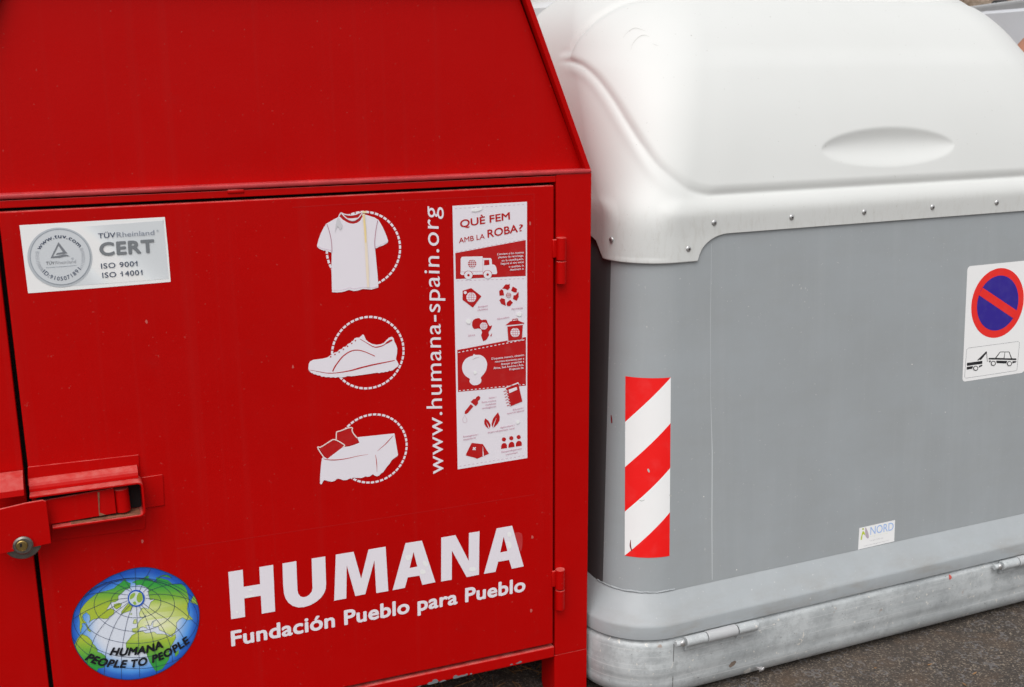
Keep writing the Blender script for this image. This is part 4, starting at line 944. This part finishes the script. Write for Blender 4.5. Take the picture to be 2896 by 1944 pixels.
def lid(parent):
    bf = np.arange(0, .6001, .0042); nfl = len(bf)
    cols = []                                                            # (kind, parameter, mirrored)
    half = [('s', t) for t in np.linspace(-.30, -.012, 12)] + [('s', t) for t in np.linspace(-.009, 0, 3)][:2]
    half += [('c', t) for t in np.linspace(0, 1, 84)[:-1]] + [('f', t) for t in np.linspace(0, 1, 144)]
    nh = len(half); nz = len(PZ)
    Lf = [(LR - e - r) - (LL + e + r) for e, r in zip(PE, PR)]
    base = np.zeros((nz, 2 * nh - 1, 3)); bco = np.zeros((nz, 2 * nh - 1))
    for i in range(nz):
        z, Fr, e, r = PZ[i], PF[i], PE[i], PR[i]; hl = Lf[i] / 2; back = LBk - (Fr - 2.237) * .8; mid = (LL + LR) / 2
        for j, (kd, t) in enumerate(half):
            Fr, e, r = PF[i], PE[i], PR[i]
            if kd == 's': n = Fr + r + (back - Fr - r) * (t / -.30); g = LL + e; b = -.3456 - (n - Fr - r)
            elif kd == 'c':
                a = math.pi / 2 * (1 - t); w = math.sin(math.pi * t) ** 2; w = min(1, w * 1.6); Fr, e, r = PF[i] + (QF[i] - PF[i]) * w, PE[i] + (QE[i] - PE[i]) * w, PR[i] + (QR[i] - PR[i]) * w
                g, n = LL + e + r - r * math.sin(a), Fr + r - r * math.cos(a); b = -NR * a
            else: g, n = LL + e + r + hl * t, Fr; b = .60 * t
            base[i, j] = (g, n, z); bco[i, j] = b
            jj = 2 * nh - 2 - j
            base[i, jj] = (2 * mid - g, n, z); bco[i, jj] = b
    du = np.gradient(base, axis=1); dv = np.gradient(base, axis=0); nr = np.cross(du, dv); nr /= np.maximum(np.linalg.norm(nr, axis=2)[..., None], 1e-9)
    # signed distance to the outline of the raised cover panel (positive inside), in metres on the unrolled surface
    Bc, Zc = bco.ravel(), np.repeat(PZ, 2 * nh - 1); P = np.stack([Bc, Zc], 1)
    seg = [np.array(p) for p in oc_]; dmin = np.full(len(P), 9.0)
    seg = [np.array((.70, 1.256))] + seg + [np.array((.70, 1.728))]
    for a, b in zip(seg[:-1], seg[1:]):
        d = b - a; L2 = max(d @ d, 1e-12); t = np.clip(((P - a) @ d) / L2, 0, 1); dmin = np.minimum(dmin, np.linalg.norm(P - a - t[:, None] * d, axis=1))
    poly = [tuple(q) for q in seg]; x1, y1 = np.array(poly)[:, 0], np.array(poly)[:, 1]; ins = np.zeros(len(P), bool)
    for k in range(len(poly)):
        xa, ya, xb, yb = x1[k], y1[k], x1[k - 1], y1[k - 1]
        if ya == yb: continue
        c = ((ya > Zc) != (yb > Zc)) & (Bc < (xb - xa) * (Zc - ya) / (yb - ya) + xa); ins ^= c
    sd = np.where(ins, dmin, -dmin)
    def sst(t): t = np.clip(t, 0, 1); return t * t * (3 - 2 * t)
    low = sst((1.60 - Zc) / .06)
    flat = sst((Bc + .02) / .12); disp = (.0046 + .0026 * flat) * sst((sd + .007) / .026) * (0.30 + .70 * low) - (.0015 + .0019 * flat + .0050 * (1 - low)) * np.exp(-((sd + .004) / (.0062 + .001 * (1 - low))) ** 2) + .0019 * low * (1 - .6 * flat) * np.exp(-((sd + .024) / .014) ** 2)
    # lens-shaped hand recess
    hb = np.abs(Bc - .60) / .225; hz = (Zc - 1.343)
    hh = .050 * np.sqrt(np.clip(1 - hb ** 1.9, 0, 1)); tt = np.where(hh > 1e-4, hz / np.maximum(hh, 1e-4), 9)
    tq = np.clip(tt - .12 * (1 - np.clip(np.abs(tt), 0, 1) ** 2), -1, 1)
    rec = np.where(np.abs(tt) < 1, (1 - tq ** 2) ** 1.35, 0) * np.clip(hh / .05, 0, 1) ** 1.25
    disp = disp - .0155 * rec
    Pt = base + nr * disp.reshape(nz, -1)[..., None] * 1.0
    # lower edge: short skirt on the long front, deeper tongue round the corner
    def zb(b):
        hi, lo = 1.1605, 1.0995
        if b >= .125: return hi
        if b > .048: return lo + (hi - lo) * math.sqrt(max(0, 1 - ((.125 - b) / .077) ** 2))
        if b > -.345: return lo
        if b > -.40: return lo + (hi - lo) * (-.345 - b) / .055
        return hi
    nb = int(np.searchsorted(PZ, 1.19))
    for j in range(2 * nh - 1):
        z0 = zb(bco[nb, j])
        for i in range(nb):
            zz = z0 + (PZ[nb] - z0) * i / nb; k = np.interp(zz, PZ, np.arange(nz)); k0 = int(k); q = Pt[k0, j] + (Pt[min(k0 + 1, nz - 1), j] - Pt[k0, j]) * (k - k0)
            Pt[i, j] = (q[0], q[1], zz)
    nc = 2 * nh - 1
    inner = Pt[0] - nr[nb] * .0055; inner2 = inner.copy(); inner2[:, 2] += .05
    V = np.concatenate([inner2, inner, Pt.reshape(-1, 3)]); rows = nz + 2
    f = [(i * nc + j, i * nc + j + 1, (i + 1) * nc + j + 1, (i + 1) * nc + j) for i in range(rows - 1) for j in range(nc - 1)]
    # back wall and crown
    f += [(i * nc + nc - 1, i * nc, (i + 1) * nc, (i + 1) * nc + nc - 1) for i in range(2, rows - 1)]
    f.append(tuple((rows - 1) * nc + j for j in range(nc)))
    W3 = V[:, :1] * GX + V[:, 1:2] * GN + V[:, 2:] * np.array([0, 0, 1.0])
    o = mk('lid', W3, f, WHITE, parent, True)
    me = o.data; fl = np.ones(len(me.polygons), bool); fl[:2 * (nc - 1)] = False; me.polygons.foreach_set('use_smooth', fl)
    return o
the_lid = lid(grey)
# rivets along the rim
def rivet(p, nrm):
    m = MB(); m.dome(tuple(p), tuple(nrm), .0072, .0034, 18, 0); m.cyl(tuple(np.array(p) + np.array(nrm) * .0030), tuple(np.array(p) + np.array(nrm) * .0038), .0019, 10, 1)
    return m.build('rivet', [ALU, DARK], the_lid, True)
RIMP = 2.2366
g0 = GX @ fr(2020, 629.5, RIMP); g4 = GX @ fr(2819, 574.5, RIMP); zr = 1.1885
for k in range(6):
    g = g0 + (g4 - g0) * k / 4
    if g < 2.72: rivet(gp(g, RIMP, zr), -GN)
rivet(gp(GX @ fr(1947, 702, 2.235), 2.2349, 1.131), -GN)
a = 1.30; rr = .134; rivet(gp(1.279 + rr - (rr + .0005) * math.sin(a), 2.2345 + rr - (rr + .0005) * math.cos(a), 1.150), -GX * math.sin(a) - GN * math.cos(a))

# marks laid on curved surfaces, welds and the corner fold
from mathutils.bvhtree import BVHTree
def tree(o):
    off = root_loc(o.parent); return BVHTree.FromPolygons([v.co + off for v in o.data.vertices], [tuple(p.vertices) for p in o.data.polygons])
def hit(bt, x, y):
    d = ray(x, y); p, n, _, _ = bt.ray_cast(Vector(EYE), Vector(d).normalized())
    if p is None: p, n, _, _ = bt.find_nearest(Vector(EYE + d / np.linalg.norm(d) * 3.1))
    return np.array(p), np.array(n) * (-1 if n.dot(Vector(d)) > 0 else 1)
def mark(name, bt, pts, w, m, parent, off=.0011):
    pts = catmull(pts, False, 5); P = np.array(pts); T = np.gradient(P, axis=0); T /= np.linalg.norm(T, axis=1)[:, None]; nn = np.stack([-T[:, 1], T[:, 0]], 1)
    ws = np.interp(np.linspace(0, 1, len(P)), np.linspace(0, 1, len(w)), w) / 2; v = []
    for sg in (1, -1):
        for q, k, a in zip(P, nn, ws): h, n = hit(bt, *(q + sg * k * a)); v.append(h + n * off)
    n = len(P); return mk(name, v, [(i, i + 1, n + i + 1, n + i) for i in range(n - 1)], m, parent)
LIDT, BODT = tree(the_lid), tree(body)
SCR = plain('grey scratch', (.50, .50, .48), .7); RSC = plain('red paint scrape', (.22, .008, .010), .6)
for P in ([(1762, 108), (1775, 92), (1795, 80), (1812, 84), (1826, 89)], [(1784, 142), (1790, 124), (1806, 106), (1822, 100), (1838, 106)], [(1846, 124), (1854, 128), (1862, 130)]): mark('scratch', LIDT, P, (.3, 1.0, .3), SCR, the_lid, .0006)
for P, w in (([(1729, 1174), (1730, 1184), (1731, 1197)], (2, 4, 3)), ([(1784, 1527), (1783, 1543), (1787, 1558)], (1, 4, 3))): mark('scrape', BODT, P, w, RSC, grey)
RAILT = tree(rail_o); DRP = plain('white splash', (.70, .69, .66), .8)
for P, w, mm_ in (([(2684, 1626), (2687, 1633), (2685, 1639)], (3, 8, 3), plain('red paint spot', (.55, .10, .08), .6)), ([(2098, 1909), (2106, 1901), (2116, 1896), (2121, 1888)], (3, 8, 10, 3), DRP), ([(2429, 1668), (2430, 1676), (2429, 1684)], (1, 2, 3), DRP), ([(2062, 1886), (2072, 1877), (2080, 1870)], (6, 12, 5), plain('rust stain', (.20, .15, .12), .8)), ([(2015, 1918), (2021, 1914)], (3, 3), DRP), ([(1896, 1892), (1900, 1884), (1904, 1872)], (1, 2.5, 1), DRP)): mark('splash_mark', RAILT, P, w, mm_, grey)
CHP = plain('bare chip', (.5, .5, .48), .7)
for P, w in (([(1832, 1326), (1834, 1331), (1836, 1336)], (3, 6, 3)), ([(1893, 1400), (1898, 1403)], (3, 5)), ([(1807, 1414), (1815, 1417), (1823, 1414)], (1, 2, 1))): mark('chip', BODT, P, w, CHP, grey)
wv_ = []; wf_ = []; KW = 60; random.seed(3); jz = jr = 0
for i in range(KW + 1):                                                     # hand-run weld round the corner above the skirt
    k = -.205 + .222 * i / KW; jz = .8 * jz + random.uniform(-.0009, .0009); jr = .7 * jr + random.uniform(-.0005, .0005)
    c = on_body(k, .2815, 0); n_ = on_body(k, .2815, .001) - c; n_ /= np.linalg.norm(n_); r_w = .0021 + jr
    for a in range(8): t_ = 2 * math.pi * a / 8; wv_.append(c + n_ * r_w * math.cos(t_) + np.array([0, 0, 1]) * (r_w * math.sin(t_) + jz))
for i in range(KW):
    for a in range(8): wf_.append((i * 8 + a, i * 8 + (a + 1) % 8, (i + 1) * 8 + (a + 1) % 8, (i + 1) * 8 + a))
mk('corner_weld', wv_, wf_, GREY, grey, True)

# neighbour further along: same container with a terracotta lid
def copy_tree(o, parent=None, skip=()):
    c = o.copy(); COL.objects.link(c); c.parent = parent
    for ch in list(o.children):
        if ch.name.split('.')[0] not in skip: copy_tree(ch, c, skip)
    return c
nb_ = copy_tree(grey, None, ('warning_sticker', 'no_parking_sticker', 'maker_label', 'seam_weld', 'paint_chip', 'rivet', 'scratch', 'scrape', 'chip', 'splash_mark'))
nb_.location = Vector(gbase) + Vector(GX * 1.962)
tag(nb_, 'waste container with terracotta lid, at the right edge behind the white lid', 'container', 'side loaded waste containers in the row')
TERRA = plain('terracotta plastic', (.52, .24, .155), .5, 0, .1, 6)
for ch in nb_.children:
    if ch.name.startswith('lid'):
        ch.data = ch.data.copy(); ch.data.materials[0] = TERRA; ch['label'] = 'terracotta lid'

# ================================================================== PARKED VANS
def van(name, label, loc, rot, paint, glass, black, group):
    root = tag(empty(name, (0, 0, 0)), label, 'van', group)
    # cross section (half width at height), long axis along +Y, rear at y = 0
    def sect(y, top, w0):
        zs = [(.32, .90), (.36, .97), (.60, .995), (.95, 1.0), (1.10, .985), (1.14, .965), (1.50, .91), (1.76, .855), (1.80, .85), (1.815, .83), (1.835, .80), (1.86, .70), (1.875, .45), (1.88, 0)]
        return [(w0 * w, y, .32 + (z - .32) * (top - .32) / 1.56) for z, w in zs]
    st = [(0.0, 1.80, .84), (.05, 1.86, .875), (.25, 1.885, .90), (1.2, 1.90, .90), (2.4, 1.895, .90), (2.9, 1.86, .895), (3.15, 1.70, .89), (3.55, 1.25, .885), (3.62, 1.17, .88), (4.15, 1.06, .86), (4.35, .92, .80), (4.42, .70, .74)]
    v = []; f = []; n = 28
    for y, t, w in st:
        h = sect(y, t, w); v += h + [(-x, yy, z) for x, yy, z in reversed(h)]
    for i in range(len(st) - 1):
        for k in range(n): f.append((i * n + k, i * n + (k + 1) % n, (i + 1) * n + (k + 1) % n, (i + 1) * n + k))
    f.append(tuple(range(n))); f.append(tuple(reversed(range((len(st) - 1) * n, len(st) * n))))
    o = mk('body', v, f, paint, root, True)
    bm = bmesh.new(); bm.from_mesh(o.data); bmesh.ops.recalc_face_normals(bm, faces=bm.faces[:])
    for e in bm.edges: e.smooth = len(e.link_faces) == 2 and e.calc_face_angle(0) < math.radians(28)
    bm.to_mesh(o.data); bm.free()
    for sx in (-1, 1):
        for y0, y1 in ((2.05, 2.85),):
            m = MB(); m.add([(sx * (.872), y0, 1.18), (sx * .872, y1 + .3, 1.18), (sx * .815, y1, 1.66), (sx * .815, y0, 1.66)], [(0, 1, 2, 3)])
            m.v = [(x * 1.012, y, z) for x, y, z in m.v]; m.build('side_window', glass, root)
        for y in (.85, 3.55):
            m = MB(); m.cyl((sx * .70, y, .32), (sx * .905, y, .32), .32, 32, bev=.03, m=0); m.cyl((sx * .86, y, .32), (sx * .912, y, .32), .19, 24, bev=.01, m=1); m.build('wheel', [black, STEEL], root, True)
        m = MB(); m.box((sx * .98 - .09, 2.95, 1.16), (sx * .98 + .09, 3.05, 1.36), .03); m.build('wing_mirror', black, root, True)
        m = MB(); m.box((sx * .80 - .05, -.03, .85), (sx * .80 + .03, .02, 1.25), .01); m.build('tail_light', plain('tail lamp', (.35, .01, .01), .2), root, True)
    m = MB(); m.box((-.68, -.012, 1.15), (.68, .035, 1.62), .01); m.build('rear_window', glass, root, True)
    m = MB(); m.box((-.84, -.07, .34), (.84, .06, .58), .03); m.build('bumper', black, root, True)
    m = MB(); m.add([(-.76, 3.52, 1.30), (.76, 3.52, 1.30), (.66, 3.155, 1.712), (-.66, 3.155, 1.712)], [(0, 1, 2, 3)]); m.build('windscreen', glass, root)
    root.location = loc; root.rotation_euler = (0, 0, rot)
    return root
VW = plain('white van paint', (.74, .75, .77), .18, 0, .05, 4); VS = plain('silver van paint', (.74, .76, .80), .25, 0, .05, 5)
GLASS = plain('dark glass', (.02, .025, .03), .08); BLACK = plain('black rubber', (.022, .022, .024), .7)
tag(van('parked_van', 'white van showing between the red container and white lid', (2.92, 3.90, 0), math.radians(1.4), VW, GLASS, BLACK, 'vans parked behind the containers'))
v2 = van('parked_van', 'silver van with black roof cap, right of the white lid', (5.045, 3.58, 0), math.radians(-22.7), VS, GLASS, BLACK, 'vans parked behind the containers')
m = MB(); m.box((-.665, 1.27, 1.845), (-.595, 1.36, 1.899), .016, seg=3)
for sx in (-1, 1):
    rr_ = MB(); rr_.box((sx * .70 - .045, .25, 1.812), (sx * .70 + .045, 2.75, 1.876), .02, seg=3); o_ = rr_.build('roof_rail', plain('grey roof rail', (.46, .47, .48), .5), None, True); o_.parent = v2
capo = m.build('roof_cap', BLACK, None, True); capo.parent = v2

# ================================================================== DEBRIS
def debris(name, n, area, ln, col, label):
    v = []; f = []
    for _ in range(n):
        x, y = random.uniform(*area[:2]), random.uniform(*area[2:]); a = random.uniform(0, 6.3); l = random.uniform(*ln); w = random.uniform(.0006, .0013)
        b = len(v); bend = random.uniform(-.25, .25)
        for t in (0, .5, 1):
            cx, cy = x + math.cos(a + bend * t) * l * t, y + math.sin(a + bend * t) * l * t; z = .0015 + random.uniform(0, .008)
            v += [(cx - math.sin(a) * w, cy + math.cos(a) * w, z), (cx + math.sin(a) * w, cy - math.cos(a) * w, z + .001)]
        f += [(b, b + 1, b + 3, b + 2), (b + 2, b + 3, b + 5, b + 4)]
    return tag(mk(name, v, f, col), label, 'pine needles', kind='stuff')
NEED = plain('dry pine needles', (.30, .15, .055), .8, 0, .5, 30)
debris('pine_needle_litter', 420, (.4, 1.1, 2.33, 3.0), (.03, .09), NEED, 'dry brown pine needles under the red container')
v = []; f = []
mb = MB()
for _ in range(260):
    x, y = random.uniform(1.2, 3.4), random.uniform(1.5, 2.13); r = random.uniform(.0015, .0045)
    if y > GN[1] and False: continue
    bm = bmesh.new(); bmesh.ops.create_icosphere(bm, subdivisions=1, radius=r); bm.verts.index_update()
    mb.add([(x + p.co.x * random.uniform(.7, 1.3), y + p.co.y * random.uniform(.7, 1.3), r * .4 + p.co.z * .7) for p in bm.verts], [[q.index for q in fc.verts] for fc in bm.faces]); bm.free()
tag(mb.build('gravel_litter', plain('loose grit', (.30, .25, .20), .9, 0, .5, 200)), 'loose grit scattered on the asphalt before the grey container', 'grit', kind='stuff')

random.seed(11); sv = []; sf = []
for i, (x, y) in enumerate([(2131, 1881), (2140, 1883), (2148, 1880), (2152, 1886), (2158, 1884), (2160, 1893), (2166, 1901), (2157, 1903), (2152, 1906), (2147, 1896), (2139, 1892)]):
    p = fr(x, y, FS - .0015); z = p[2]; d = .053 * (1 - math.sqrt(max(0, 1 - (max(0, .058 - z) / .053) ** 2))) ; sv.append(tuple(p + GN * (d - .006 - random.uniform(0, .006))))
sv.append(tuple(np.mean(np.array(sv), axis=0) - GN * .006)); nn_ = len(sv) - 1; sf = [(i, (i + 1) % nn_, nn_) for i in range(nn_)]
tag(mk('paper_scrap', sv, sf, plain('torn white paper', (.72, .71, .72), .8, bmp=.5)), 'torn scrap of white paper stuck to the galvanised base rail', 'paper scrap')

def leaves():
    random.seed(5); v = []; f = []
    for _ in range(46):
        x, y = random.uniform(1.35, 2.9), random.uniform(1.6, 2.16); a = random.uniform(0, 6.3); l = random.uniform(.004, .012); w = l * random.uniform(.25, .5); b = len(v)
        for u, q in ((-1, 0), (-.3, .8), (.5, .7), (1, 0), (.4, -.8), (-.4, -.6)): v.append((x + math.cos(a) * u * l - math.sin(a) * q * w, y + math.sin(a) * u * l + math.cos(a) * q * w, .003 + random.uniform(0, .003)))
        f.append(tuple(range(b, b + 6)))
    return tag(mk('leaf_litter', v, f, plain('dry leaf flakes', (.36, .19, .08), .8, 0, .6, 40)), 'small dry leaf flakes scattered on the asphalt', 'leaf litter', kind='stuff')
leaves()
